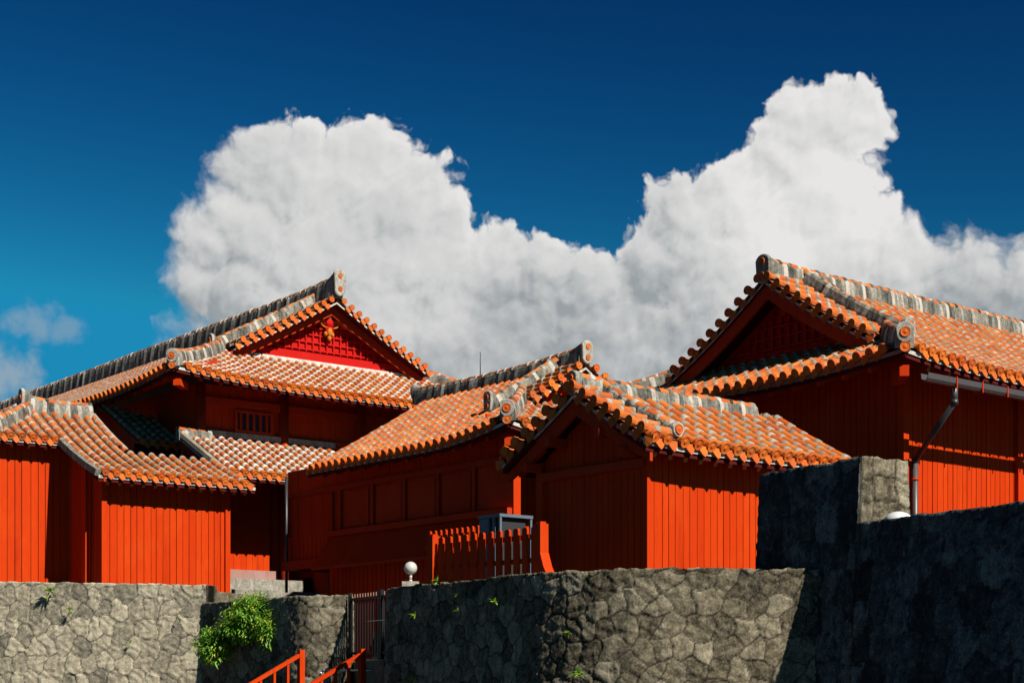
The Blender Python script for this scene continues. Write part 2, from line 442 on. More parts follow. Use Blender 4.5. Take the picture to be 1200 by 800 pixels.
def tile_row(mb, f, upf, t0, t1, r=.082, seg=.30, frac=.36, pmat='plaster', ends=True, jit=.004):
    """one row of cover tiles with plaster collars; f(t) gives the axis"""
    L = t1 - t0
    if L < .12: return
    n = max(1, round(L / seg)); st = L / n
    for k in range(n):
        a = t0 + k * st; b = a + st
        pa, pb = f(a), f(b); tan = (pb - pa).normalized(); up = upf((a + b) / 2); side = tan.cross(up).normalized(); up = side.cross(tan)
        if up.z < 0: up = -up
        jj = side * RND.uniform(-jit, jit) + up * RND.uniform(-jit, jit)
        q = lambda x, rr: half_ring(pa + (pb - pa) * x + jj, side, up, rr)
        fr = frac * RND.uniform(.75, 1.25)
        mb.rings([q(0.0, r * 1.04), q(1 - fr, r * .93)], 'tile', RND.random(), True, False)
        rc = r * RND.uniform(1.05, 1.14)
        mb.rings([q(1 - fr, r * .93), q(1 - fr + .02, rc), q(1.0, rc * .99), q(1.02, r * .98)], pmat, RND.random(), True, False)
    if ends:
        tan = (f(t0 + .1) - f(t0)).normalized()
        disc(mb, f(t0) - tan * .03 + Z3 * .012, -tan, r * 1.22)
def slope_tiles(name, parent, S, srange, tmaxf, tminf=lambda s: 0.0, pmat='plaster', frac=.25, rows=None, drips=True, sheet_range=None, thick=.10, seg=.3, r=.082, phase=.15):
    mb = MB()
    s0, s1 = sheet_range or srange
    # sheet with slightly stepped pans
    ns = max(2, int((s1 - s0) / .6)); nt_ = max(2, int(S.T / .6))
    g0 = []
    for i in range(ns + 1):
        s = s0 + (s1 - s0) * i / ns
        a, b = tminf(s), max(tminf(s) + .01, tmaxf(s))
        g0.append([S.P(s, a + (b - a) * j / nt_, -.02) for j in range(nt_ + 1)])
    n = len(mb.v)
    for r_ in g0: mb.v += r_
    for i in range(ns):
        for j in range(nt_):
            a = n + i * (nt_ + 1) + j
            mb.face((a, a + 1, a + nt_ + 2, a + nt_ + 1), 'pan', RND.random(), False)
    # rows
    r0, r1 = rows or srange
    s = phase
    while s < r0 + .08: s += PITCH
    while s < r1 - .08:
        a, b = tminf(s), tmaxf(s)
        if b - a > .15:
            f = lambda t, s=s: S.P(s, t, .015)
            tile_row(mb, f, lambda t, s=s: S.up(s, t), a - .03, b, r, seg, frac, pmat, True)
            if drips and a < .01:
                drip(mb, S.P(s + PITCH / 2, -.02, -.045), -S.Nn, .092)
            # low plaster seam of the pans between two rows
        s += PITCH
    return mb.build(name, parent)
def sweep(mb, pts, sec, mat, var=.5, ups=None, cap=True, smooth=False, closed=True):
    rings = []
    for i, p in enumerate(pts):
        a = pts[max(0, i - 1)]; b = pts[min(len(pts) - 1, i + 1)]
        t = (b - a).normalized(); side = t.cross(Z3).normalized(); up = side.cross(t)
        sc_ = sec(i) if callable(sec) else sec
        rings.append([p + side * x + up * y for x, y in sc_])
    mb.rings(rings, mat, var, smooth, closed, cap, cap)
def eave_parts(parent, S, s0, s1, over, pmat='plaster_pale', n_raft=None, raft_step=.62, ends='ochre', hips=(False, False)):
    k = max(3, int((s1 - s0) / .4))
    ss = [s0 + (s1 - s0) * i / k for i in range(k + 1)]
    mb = MB(); N3 = S.Nn
    def lim(s, t):
        if hips[0]: t = min(t, max(.0, s - s0) + .02)
        if hips[1]: t = min(t, max(.0, s1 - s) + .02)
        return t
    def strip(t0_, t1_, z0, z1, mat):
        rings = []
        for s in ss:
            a = S.P(s, t0_); b = S.P(s, t1_)
            rings.append([a + Z3 * z0, a + Z3 * z1, b + Z3 * z1, b + Z3 * z0])
        mb.rings(rings, mat, .5, False, True, True, True)
    strip(.02, .10, -.155, -.085, pmat)
    mb.build('eave_board', parent)
    mb = MB()
    rings = []
    for s in ss:
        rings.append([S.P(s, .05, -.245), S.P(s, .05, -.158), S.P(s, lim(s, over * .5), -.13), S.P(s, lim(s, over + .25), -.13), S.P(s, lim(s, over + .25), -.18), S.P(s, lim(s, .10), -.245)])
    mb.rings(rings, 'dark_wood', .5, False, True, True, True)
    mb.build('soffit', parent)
    # rafters
    cnt = int((s1 - s0 - .4) / raft_step)
    base = None
    for i in range(cnt + 1):
        s = s0 + .3 + i * raft_step
        a = S.P(s, .16, -.30); b = S.P(s, over + .2, -.23)
        if lim(s, over) < over * .5: continue
        if base is None:
            mb = MB(); o0 = a.copy()
            mb.bar(a, b, .085, .10, 'red_beam'); d = (b - a).normalized()
            mb.bar(a - d * .004, a + d * .012, .08, .095, ends)
            base = mb.build('rafter', parent); src = base
            base['_a'] = 0; del base['_a']
            borg = a.copy()
        else:
            o = src.copy(); COL.objects.link(o); o.parent = parent
            o.location = src.location + (a - borg)
def stub_strip(mb, S, s_tip, s_in, t0, t1, pmat='plaster', seg=.3, r=.08, step=.31):
    """verge tiles: short rows lying along the ridge direction, their discs at the gable"""
    dirn = -1 if s_in > s_tip else 1
    t = t0
    A = S.A * dirn   # towards the tip
    while t < t1:
        f = lambda x, t=t: S.P(s_tip - dirn * x, t, .085)
        tile_row(mb, f, lambda x, t=t: S.up(s_tip, t), 0, abs(s_in - s_tip), r, seg, .30, pmat, True)
        slope = (S.P(s_tip, t + .1) - S.P(s_tip, t)).normalized()
        drip(mb, S.P(s_tip - dirn * (-.01), t - step / 2, -.02), A, .10)
        t += step * .9
def rake_board(name, parent, S, s_tip, t0, t1, hgt=.30, thick=.06, white=True, rec=.10, wh=.05):
    mb = MB(); k = 10
    dirn = 1 if s_tip <= S.s1 / 2 else -1
    A = S.A * (-dirn)
    r1, r2 = [], []
    for i in range(k + 1):
        t = t0 + (t1 - t0) * i / k
        p = S.P(s_tip, t) - A * rec
        r1.append([p - Z3 * .13, p - Z3 * (.13 + hgt), p - Z3 * (.13 + hgt) - A * thick, p - Z3 * .13 - A * thick])
        q = S.P(s_tip, t) - A * .05
        r2.append([q - Z3 * .08, q - Z3 * (.08 + wh), q - Z3 * (.08 + wh) - A * .12, q - Z3 * .08 - A * .12])
    mb.rings(r1, 'red_beam', .3, False, True, True, True)
    if white: mb.rings(r2, 'plaster_pale', .6, False, True, True, True)
    return mb.build(name, parent)
def rake_soffit(mb, S, s_tip, s_wall, t0, t1):
    k = 8
    g = [[S.P(s, t0 + (t1 - t0) * i / k, -.14) for i in range(k + 1)] for s in (s_tip, s_wall)]
    n = len(mb.v)
    for r_ in g: mb.v += r_
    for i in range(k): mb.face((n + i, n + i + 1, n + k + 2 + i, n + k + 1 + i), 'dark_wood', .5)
def ridge(name, parent, pts, w=.34, h=.42, cap=.12, rib=.62, taper=.78, capseg=.30):
    """pts: base line of the ridge; a plastered band with ribs and cap tiles on top"""
    mb = MB()
    # resample
    L = [0.0]
    for a, b in zip(pts[:-1], pts[1:]): L.append(L[-1] + (b - a).length)
    def at(x):
        x = max(0, min(L[-1], x))
        for i in range(len(L) - 1):
            if x <= L[i + 1] + 1e-9:
                k = (x - L[i]) / max(1e-6, L[i + 1] - L[i]); return pts[i].lerp(pts[i + 1], k)
        return pts[-1].copy()
    n = max(3, int(L[-1] / .11))
    P_ = [at(L[-1] * i / n) for i in range(n + 1)]
    ph = RND.random()
    wob = [RND.uniform(-.018, .018) for _ in range(n + 1)]
    def sec(i):
        x = L[-1] * i / n
        c = (x / rib + ph) % 1.0
        b = .030 * math.exp(-((c - .5) / .13) ** 2) + wob[i] * .35
        a = w / 2 + b; t = w / 2 * taper + b; hh = h + b * .6
        return [(-a, -.12), (-a, h * .12), (-(a * .93), h * .5), (-t, h * .86), (-t * .72, hh), (t * .72, hh), (t, h * .86), (a * .93, h * .5), (a, h * .12), (a, -.12)]
    # body in short lengths so that ribs can be paler
    st = 0
    rings = []
    for i, p in enumerate(P_):
        a = P_[max(0, i - 1)]; b = P_[min(n, i + 1)]
        t = (b - a).normalized(); side = t.cross(Z3).normalized(); up = side.cross(t)
        rings.append([p + side * x + up * y for x, y in sec(i)])
    k = len(rings[0]); nn = len(mb.v)
    for r_ in rings: mb.v += r_
    for i in range(n):
        c = (L[-1] * (i + .5) / n / rib + ph) % 1.0
        pale = abs(c - .5) < .07
        var = RND.uniform(.70, 1.0) if pale else .42 + .16 * math.sin(i * .9) + RND.uniform(-.10, .10)
        for j in range(k - 1):
            a = nn + i * k + j
            mb.face((a, a + 1, a + 1 + k, a + k), 'ridge_plaster', var, False)
    mb.face(tuple(nn + j for j in range(k))[::-1], 'ridge_plaster', .6); mb.face(tuple(nn + n * k + j for j in range(k)), 'ridge_plaster', .6)
    # caps
    f = lambda x: at(x) + Z3 * (h - .02)
    tile_row(mb, f, lambda x: Z3, 0.02, L[-1] - .02, cap, capseg, .30, 'ridge_plaster', False, .008)
    return mb.build(name, parent)
def end_plate(name, parent, p, out, w, h, discs, depth=.35, body='ridge_plaster', face='end_plaster', R=.080):
    """tall rounded plate that closes a ridge, with round tiles set in it; p = centre of the plate"""
    mb = MB(); side = out.cross(Z3).normalized(); up = side.cross(out).normalized()
    def stad(q, sc_, hs=1.0):
        pts = []; r = w / 2
        for i in range(20):
            th = 2 * math.pi * i / 20
            x = math.cos(th); y = math.sin(th)
            yy = y * r + (h / 2 - r) * (1 if y >= 0 else -1) * min(1, abs(y) * 6)
            pts.append(q + side * (x * r * sc_ * (1.0 + .10 * (1 if y > 0 else -.3))) + up * (yy * sc_ * hs))
        return pts
    mb.rings([stad(p - out * depth - up * h * .10, .62, .85), stad(p - out * .10, .88), stad(p - out * .03, 1.0)], body, .45, True, True, False, False)
    mb.rings([stad(p - out * .03, 1.0), stad(p + out * .03, 1.0), stad(p + out * .045, .93)], face, .55, False, True, False, True)
    o = mb.build(name, parent)
    for y in discs:
        m2 = MB(); disc(m2, p + up * y + out * .055, out, R); m2.build('round_tile', o)
    return o
def ridge_path(a, b, lift0=.25, lift1=0.0, R=3.0, n=24, sag=0.0):
    pts = []; L = (b - a).length
    for i in range(n + 1):
        x = L * i / n
        z = lift0 * max(0, 1 - x / R) ** 2 + lift1 * max(0, 1 - (L - x) / R) ** 2
        pts.append(a.lerp(b, i / n) + Z3 * z)
    return pts
def board_wall(name, parent, p0, p1, h0, h1, pitch=.19, mat='red_paint', gap=.018, topf=None, skip=None):
    """vertical boards between two plan points; the boards face to the left of p0->p1 turned by outward sign"""
    a = W(*p0, 0); b = W(*p1, 0); d = (b - a); L = d.length; d.normalize(); out = d.cross(Z3)
    if out.dot(-a) < 0: out = -out
    mb = MB(); n = max(1, round(L / pitch)); st = L / n
    # backing
    zt = lambda x: (topf(x) if topf else h1)
    x = 0
    m_ = 12 if topf else 1
    for i in range(m_):
        xa = L * i / m_; xb = L * (i + 1) / m_
        q = [a + d * xa + Z3 * h0, a + d * xb + Z3 * h0, a + d * xb + Z3 * zt(xb), a + d * xa + Z3 * zt(xa)]
        q = [k_ - out * .03 for k_ in q]
        mb.quad(*q, 'dark_wood', .2)
    cuts = [0.0] + [(i + RND.uniform(-.14, .14)) * st for i in range(1, n)] + [L]
    for i in range(n):
        xa = cuts[i] + gap / 2 * RND.uniform(.5, 1.3); xb = cuts[i + 1] - gap / 2 * RND.uniform(.5, 1.3)
        o = out * RND.uniform(-.003, .003); t = .026
        za, zb = zt(xa), zt(xb)
        A = a + d * xa + o; B = a + d * xb + o
        vs = [A + Z3 * h0 - out * t, B + Z3 * h0 - out * t, B + Z3 * zb - out * t, A + Z3 * za - out * t, A + Z3 * h0, B + Z3 * h0, B + Z3 * zb, A + Z3 * za]
        nn = len(mb.v); mb.v += vs; vv = RND.random()
        for q in ((4, 5, 6, 7), (0, 4, 7, 3), (1, 2, 6, 5), (3, 7, 6, 2), (0, 1, 5, 4)): mb.face(tuple(nn + k for k in q), mat, vv)
    return mb.build(name, parent)
def post(name, parent, u, v, h0, h1, w=.18, mat='red_paint'):
    mb = MB(); mb.ubox(u - w / 2, u + w / 2, v - w / 2, v + w / 2, h0, h1, mat); return mb.build(name, parent)
def beam(name, parent, u0, u1, v0, v1, h0, h1, mat='red_beam'):
    mb = MB(); mb.ubox(u0, u1, v0, v1, h0, h1, mat); return mb.build(name, parent)

def irimoya(parent, u0, v0, Wd_, gt, tipt, kt, ze, k1, k2, length, axis, lift, liftR, kud_t0, far_hip=False, frac=.36, pmat='plaster', pmat2='plaster', stub_seg=.3, ridge_h=.42, ridge_lift=.3, Gw=None, front_len=None, roww=None, over=(1.5, 1.5), raft=.62, clip_far=None, ridge_end_len=None):
    """hip-and-gable roof. axis 'v': ridge runs along v, gable looks along -v; axis 'u': ridge runs along u, gable looks along -u.
       (u0,v0) near corner of the eaves. Wd_ half width, gt gable wall inset, tipt verge tip inset, kt descending ridge inset"""
    T = Wd_
    if axis == 'v':
        along = (0, 1); inw = (1, 0); gi_ = (0, 1); ga = (1, 0)
        farO = (u0 + 2 * T, v0); farn = (-1, 0)
    else:
        along = (1, 0); inw = (0, 1); gi_ = (1, 0); ga = (0, 1)
        farO = (u0, v0 + 2 * T); farn = (0, -1)
    SA = Slope((u0, v0), along, inw, ze, k1, k2, length, T, [(0, lift, liftR)])             # long slope next to the near corner
    SB = Slope(farO, along, farn, ze, k1, k2, length, T, [(0, lift, liftR)])                 # the opposite long slope
    SG = Slope((u0, v0), ga, gi_, ze, k1, k2, 2 * T, gt, [(0, lift, liftR), (2 * T, lift, liftR)])   # skirt below the gable
    def tmx(s): return min(T, s) if s < gt else T
    for nm, S in (('roof_slope', SA), ('roof_slope', SB)):
        o = slope_tiles(nm, parent, S, (0, length), lambda s: (min(T, max(.02, s)) if s < kt else T), rows=(0, length), pmat=pmat, frac=frac)
    # overhanging verge sheet
    for S in (SA, SB):
        mb = MB()
        k = 8
        for i in range(k):
            ta = kud_t0 + (T - kud_t0) * i / k; tb = kud_t0 + (T - kud_t0) * (i + 1) / k
            mb.quad(S.P(tipt + .03, ta, .02), S.P(kt, ta, .02), S.P(kt, tb, .02), S.P(tipt + .03, tb, .02), 'pan', RND.random())
        rake_soffit(mb, S, tipt + .04, gt + .05, kud_t0, T)
        stub_strip(mb, S, tipt, kt, kud_t0 + .15, T - .02, pmat, stub_seg)
        mb.build('verge_tiles', parent)
        rake_board('rake_board', parent, S, tipt, kud_t0 - .1, T, rec=.34 if axis == 'v' else .12)
    slope_tiles('gable_skirt', parent, SG, (0, 2 * T), lambda s: max(.02, min(s, gt, 2 * T - s)), pmat=pmat2, frac=frac)
    return SA, SB, SG

# =================================================================== SETTING: ground and terraces
mb = MB(); mb.quad(Vector((-900, -300, 0)), Vector((900, -300, 0)), Vector((900, 2200, 0)), Vector((-900, 2200, 0)), 'ground')
structure(mb.build('ground'))
def terrace(name, pts, z, mat):
    mb = MB(); top = [Vector((x, y, z + CAMZ)) for x, y in pts]; bot = [Vector((x, y, .004)) for x, y in pts]
    mb.poly(top, mat)
    for i in range(len(pts)): j = (i + 1) % len(pts); mb.quad(bot[i], bot[j], top[j], top[i], 'stone_mid')
    return structure(mb.build(name))
terrace('upper_terrace', [(-17.5, 38.0), (-6.6, 35.1), (-5.8, 38.0), (4, 60), (-30, 80)], 1.85, 'gravel')
terrace('court_terrace', [(-2.1, 26.2), (1.0, 21.8), (1.7, 21.2), (3.9, 21.2), (4.2, 22.2), (10, 15), (30, 30), (30, 60), (5, 55), (-1.2, 33)], 1.0, 'gravel')
terrace('gate_yard', [(-3.2, 31.8), (-2.2, 27.2), (-1.4, 33.0), (-1.3, 39), (-5.2, 37.5), (-5.9, 35.8)], .25, 'gravel')

# =================================================================== STONE WALLS
def stone_wall(name, path, topf, h0, mats, cell=(.36, .34), res=.04, thick=.6, batter=.05, seedv=3, depth=.015, ashlar=False, ends=(True, True), pick=None, build_parent=None):
    """path: plan points (world x,y), face looks to the right of travel ... towards the camera"""
    rs = np.random.RandomState(seedv)
    P_ = [np.array(p, float) for p in path]
    L = [0.0]
    for a, b in zip(P_[:-1], P_[1:]): L.append(L[-1] + np.linalg.norm(b - a))
    n = int(L[-1] / res); xs = np.linspace(0, L[-1], n + 1)
    px = np.interp(xs, L, [p[0] for p in P_]); py = np.interp(xs, L, [p[1] for p in P_])
    # smoothed normals
    tx = np.gradient(px); ty = np.gradient(py)
    kk = max(3, int(.35 / res)); ker = np.ones(kk) / kk
    tx = np.convolve(np.pad(tx, kk, 'edge'), ker, 'same')[kk:-kk]; ty = np.convolve(np.pad(ty, kk, 'edge'), ker, 'same')[kk:-kk]
    nl = np.hypot(tx, ty); nx, ny = ty / nl, -tx / nl
    tops = np.array([topf(x) for x in xs]); hmax = tops.max()
    m = int((hmax - h0) / res)
    # cell centres
    cw, chh = cell
    ci = np.arange(-2, int(L[-1] / cw) + 3); cj = np.arange(-2, int((hmax - h0) / chh) + 3)
    CI, CJ = np.meshgrid(ci, cj, indexing='ij')
    if ashlar:
        cx = CI * cw + (CJ % 2) * 0.0 + rs.uniform(-.04, .04, CI.shape) * cw; cy = CJ * chh + rs.uniform(-.04, .04, CI.shape) * chh
    else:
        cx = CI * cw + (CJ % 2) * cw * .5 + rs.uniform(-.38, .38, CI.shape) * cw; cy = CJ * chh + rs.uniform(-.33, .33, CI.shape) * chh
    cr = rs.uniform(0, 1, CI.shape)
    S_, H_ = np.meshgrid(xs, np.linspace(0, 1, m + 1), indexing='ij')
    Hh = h0 + (tops[:, None] - h0) * H_
    X = S_; Y = Hh - h0
    # slight warp so the joints wander
    Xw = X + .03 * np.sin(Y * 9 + X * 3) + .015 * np.sin(Y * 23 + 1.3); Yw = Y + .03 * np.sin(X * 8 + 2) + .015 * np.sin(X * 21)
    f1 = np.full(X.shape, 9.9); f2 = np.full(X.shape, 9.9); cid = np.zeros(X.shape)
    bi = np.round(Xw / cw).astype(int); bj = np.round(Yw / chh).astype(int)
    p1x = np.zeros(X.shape); p1y = np.zeros(X.shape); p2x = np.zeros(X.shape); p2y = np.zeros(X.shape)
    for di in (-2, -1, 0, 1, 2):
        for dj in (-2, -1, 0, 1, 2):
            ii = np.clip(bi + di + 2, 0, len(ci) - 1); jj = np.clip(bj + dj + 2, 0, len(cj) - 1)
            gx = cx[ii, jj]; gy = cy[ii, jj]
            d = np.hypot(Xw - gx, Yw - gy)
            near = d < f1
            f2n = np.where(near, f1, np.where(d < f2, d, f2)); upd2 = (~near) & (d < f2)
            p2x = np.where(near, p1x, np.where(upd2, gx, p2x)); p2y = np.where(near, p1y, np.where(upd2, gy, p2y))
            f2 = f2n
            p1x = np.where(near, gx, p1x); p1y = np.where(near, gy, p1y)
            cid = np.where(near, cr[ii, jj], cid); f1 = np.where(near, d, f1)
    sepd = np.hypot(p2x - p1x, p2y - p1y) + 1e-6
    edge = (f2 ** 2 - f1 ** 2) / (2 * sepd)
    joint = np.clip(1.25 - edge / .0115, 0, 1) * (.92 + .08 * np.clip(np.sin(X * 3.1 + 1.7 * np.sin(Y * 2.3)) + .6, 0, 1))
    rise = 1 - np.clip(1 - edge / .035, 0, 1) ** 2
    nz = .010 * np.sin(X * 17 + 3 * np.sin(Y * 11)) * np.sin(Y * 15 + 2 * np.sin(X * 7)) + rs.normal(0, .003, X.shape)
    disp = depth * rise + nz + (cid - .5) * .012
    disp = disp + (hmax - Hh) * batter
    jt = np.convolve(rs.normal(0, .022, n + 1), np.ones(5) / 5, 'same')
    Hh[:, -1] += jt
    VX = px[:, None] + nx[:, None] * disp; VY = py[:, None] + ny[:, None] * disp
    verts = np.stack([VX, VY, Hh + CAMZ], -1).reshape(-1, 3)
    # back row for the cap
    bxs = px - nx * thick; bys = py - ny * thick
    nb = len(verts)
    mid = np.stack([px - nx * thick * .4, py - ny * thick * .4, tops + CAMZ + jt + rs.normal(0, .004, n + 1)], -1)
    bt = np.stack([bxs, bys, tops + CAMZ - .01], -1)
    bb = np.stack([bxs, bys, np.full(n + 1, h0 + CAMZ)], -1)
    verts = np.concatenate([verts, mid, bt, bb])
    faces = []; var = []
    m1 = m + 1
    fmat = []
    fc = (cid[:-1, :-1]); sx_ = .5 * (xs[:-1] + xs[1:])
    for i in range(n):
        mt = pick(sx_[i]) if pick else 0
        for j in range(m):
            a = i * m1 + j
            faces.append((a, a + m1, a + m1 + 1, a + 1)); var.append(fc[i, j]); fmat.append(mt)
        a = i * m1 + m; b = a + m1
        faces.append((a, b, nb + i + 1, nb + i)); var.append(.5); fmat.append(mt)
        faces.append((nb + i, nb + i + 1, nb + n + 2 + i, nb + n + 1 + i)); var.append(.5); fmat.append(mt)
        faces.append((nb + n + 1 + i, nb + n + 2 + i, nb + 2 * (n + 1) + i + 1, nb + 2 * (n + 1) + i)); var.append(.5); fmat.append(mt)
    for e, i in ((ends[0], 0), (ends[1], n)):
        if e:
            faces.append(tuple([i * m1 + j for j in range(m1)] + [nb + i, nb + n + 1 + i, nb + 2 * (n + 1) + i])); var.append(.5); fmat.append(pick(xs[i]) if pick else 0)
    me = bpy.data.meshes.new(name); me.from_pydata([tuple(v) for v in verts], [], faces)
    for q in mats: me.materials.append(M[q])
    me.polygons.foreach_set('material_index', fmat)
    at = me.attributes.new('var', 'FLOAT', 'FACE'); at.data.foreach_set('value', var)
    jv = np.zeros(len(verts), dtype=np.float32); jv[:nb] = joint.reshape(-1)
    aj = me.attributes.new('joint', 'FLOAT', 'POINT'); aj.data.foreach_set('value', jv)
    me.polygons.foreach_set('use_smooth', [True] * len(faces))
    o = bpy.data.objects.new(name, me); COL.objects.link(o)
    if build_parent is not None: o.parent = build_parent
    return o

def arc(pts, r_idx, n=6, k=.9):
    """round off the corner at index r_idx with radius-ish k"""
    a, b, c = [Vector(p) for p in pts[r_idx - 1:r_idx + 2]]
    p = b + (a - b).normalized() * k; q = b + (c - b).normalized() * k
    out = [tuple((p * (1 - t) ** 2 + b * 2 * t * (1 - t) + q * t * t)) for t in [i / n for i in range(n + 1)]]
    return pts[:r_idx] + out + pts[r_idx + 1:]
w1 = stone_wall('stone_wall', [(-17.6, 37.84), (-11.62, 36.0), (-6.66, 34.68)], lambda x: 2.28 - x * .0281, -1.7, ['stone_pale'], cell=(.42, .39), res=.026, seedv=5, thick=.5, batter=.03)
tag(w1, 'pale grey wall of polygonal fitted stones in full sun, at the left below the red boards', 'wall')
pth = arc([(-6.75, 34.66), (-4.16, 31.42), (-3.27, 31.20), (-3.20, 31.9)], 1, k=.35)
Lw2 = sum((Vector(a) - Vector(b)).length for a, b in zip(pth[:-1], pth[1:]))
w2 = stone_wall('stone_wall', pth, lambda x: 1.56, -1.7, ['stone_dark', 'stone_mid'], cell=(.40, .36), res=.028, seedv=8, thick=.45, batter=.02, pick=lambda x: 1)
tag(w2, 'shaded stone wall behind the leafy bush ending in a blackened stained pier left of the iron gate', 'wall')
pth = arc([(-2.0, 25.6), (.95, 20.75), (4.06, 20.6)], 1, k=1.5)
w3 = stone_wall('stone_wall', pth, lambda x: 1.385 + .01 * math.sin(x * 2.1), -1.7, ['stone_dark', 'stone_mid'], cell=(.30, .29), res=.020, seedv=21, thick=.5, batter=.035, pick=lambda x: 1)
tag(w3, 'rounded corner stone wall of hexagonal blocks below the picket fence, half shaded and half sunlit', 'wall')
E4 = Vector((.479, -.878)); Q4 = Vector((4.39, 20.0))
def q4(t, p=0.0): v = Q4 + E4 * t + Vector((.878, .479)) * p; return (v.x, v.y)
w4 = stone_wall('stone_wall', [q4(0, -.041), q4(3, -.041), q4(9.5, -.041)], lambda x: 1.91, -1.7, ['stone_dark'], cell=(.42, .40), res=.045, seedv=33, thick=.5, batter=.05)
tag(w4, 'large blackish stone wall in full shade filling the lower right corner', 'wall')
blk = thing('stone_buttress', 'tall shaded stone wall block with a sunlit end of square cut stones, beside the drainpipe', 'wall', Vector((*q4(-1, .4), 0)))
bo = stone_wall('shaded_side', [q4(-2.05), q4(-.0)], lambda x: 2.74 - .0 * x, -1.7, ['stone_dark'], cell=(.42, .40), res=.045, seedv=41, thick=.72, batter=.05)  # darker stone than the sunlit end face, shade put into its tone
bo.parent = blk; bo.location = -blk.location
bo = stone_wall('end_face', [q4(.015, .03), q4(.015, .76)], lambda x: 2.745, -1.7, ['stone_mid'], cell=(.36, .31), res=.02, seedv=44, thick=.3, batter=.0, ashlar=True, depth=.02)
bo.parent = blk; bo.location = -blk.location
# taper of the end face: widen it towards its foot
for vtx in bo.data.vertices:
    r_ = Vector((vtx.co.x, vtx.co.y)) - Q4; p_ = r_.dot(Vector((.878, .479))); z_ = 2.745 + CAMZ - vtx.co.z
    k_ = (p_ - .38) * (z_ * .13)
    vtx.co.x += .878 * k_; vtx.co.y += .479 * k_

# =================================================================== BUILDING M: large hall at the back left
ub, vb = 19.57, 39.61
mh = thing('hall', 'large red hall at the left with a sunlit red lattice gable, behind the lower roofs', 'building', W(24, 45, -1.7))
SA, SB, SG = irimoya(mh, ub, vb, 6.7, 3.0, 2.3, 3.4, 8.22, .45, .0085, 32, 'v', .28, 5.0, 3.25, frac=.27, pmat='plaster', pmat2='plaster_pale', stub_seg=.32)
ur = ub + 6.7; zr = 8.22 + SA.prof(6.7)
pts = ridge_path(W(ur, vb + 2.3, zr + .02), W(ur, vb + 31, zr + .02), .12, 0, 4)
ro = ridge('main_ridge', mh, pts, .40, .52, .13)
end_plate('ridge_end_plate', mh, W(ur, vb + 2.2, zr + .50), -V3, .40, .84, (.20, -.20), .7)
# descending ridges on both slopes
for S in (SA, SB):
    kp = [S.P(3.42, t, .02) for t in [6.6 - i * .3 for i in range(13)]]
    kp = [p + Z3 * (.20 * max(0, 1 - i / 0.001) if False else 0) for i, p in enumerate(kp)]
    do = ridge('descending_ridge', mh, kp, .34, .36, .11)
    e = kp[-1]; dr = (kp[-1] - kp[-2]); dr.z = 0; dr.normalize()
    end_plate('ridge_end_plate', mh, e + dr * .08 + Z3 * .28, dr, .34, .60, (.1, -.12), .3)
def hip(parent, S, tA, lift=.04, w=.30, h=.26, sgn=1, s_end=0, ext=.05, R=.095, ps=.38):
    pts = []
    n = 12
    for i in range(n + 1):
        t = tA * (1 - i / n) - ext * i / n
        s = s_end + sgn * t
        pts.append(S.P(s, t, .04))
    o = ridge('hip_ridge', parent, pts, w, h, .10)
    d = pts[-1] - pts[-3]; d.z *= .3; d.normalize()
    end_plate('ridge_end_plate', parent, pts[-1] + Z3 * (h * .62) + d * .03, d, w * 1.08, ps, (0.0,), .2, R=R, face='end_plaster')
    m2 = MB(); disc(m2, pts[-1] + d * .05 - Z3 * .10, d, .10); m2.build('round_tile', o)
hip(mh, SG, 3.0); hip(mh, SG, 3.0, sgn=-1, s_end=2 * 6.7)
eave_parts(mh, SG, 0, 13.4, 1.6, ends='red_beam', hips=(True, True)); eave_parts(mh, SA, 0.0, 14, 1.6, ends='red_beam', pmat='pink_board', hips=(True, False))  # red rafter ends in place of ochre, shade put into their colour
# gable panel with its lattice and carving
vg = vb + 3.0; hb = 8.22 + SG.prof(3.0) - .02
go_ = None
mb = MB(); n = 16
zt = lambda u: 8.22 + SA.prof(6.7 - abs(u - ur)) - .16
prev = None
for i in range(n):
    a = ur - 3.3 + 6.6 * i / n; b_ = ur - 3.3 + 6.6 * (i + 1) / n
    mb.quad(W(a, vg, hb), W(b_, vg, hb), W(b_, vg, max(hb + .01, zt(b_))), W(a, vg, max(hb + .01, zt(a))), 'gable_red', .5)
gp = mb.build('gable_panel', mh)
mb = MB()
u = ur - 2.5
while u <= ur + 2.51:
    top = min(zt(u) - .15, 11.15)
    if top > hb + .5: mb.ubox(u - .022, u + .022, vg - .07, vg - .005, hb + .40, top, 'gable_red', .3)
    u += .25
hh = hb + .46
while hh < 11.2:
    hw = 6.7 - (hh - zt(ur) + .0) / -.50 if False else None
    # half width at this height
    lo, hi = 0.0, 3.4
    for _ in range(20):
        md = (lo + hi) / 2
        if zt(ur + md) - .15 > hh: lo = md
        else: hi = md
    if lo > .15: mb.ubox(ur - lo, ur + lo, vg - .062, vg - .008, hh - .022, hh + .022, 'gable_red', .6)
    hh += .235
mb.build('lattice', gp)
mb = MB(); mb.ubox(ur - 3.0, ur + 3.0, vg - .09, vg - .003, hb + .10, hb + .36, 'gable_red', .5); mb.ubox(ur - 3.3, ur + 3.3, vg - .16, vg - .004, hb - .06, hb + .10, 'plaster_pale', .8)
mb.build('base_board', gp)
mb = MB(); c0 = W(ur, vg - .14, 11.02)
el_ = lambda x, z, a, c, mat, d=.05: mb.ellipsoid(c0 + U3 * x + Z3 * z - V3 * d, U3 * a, V3 * .07, Z3 * c, mat, 12, 7)
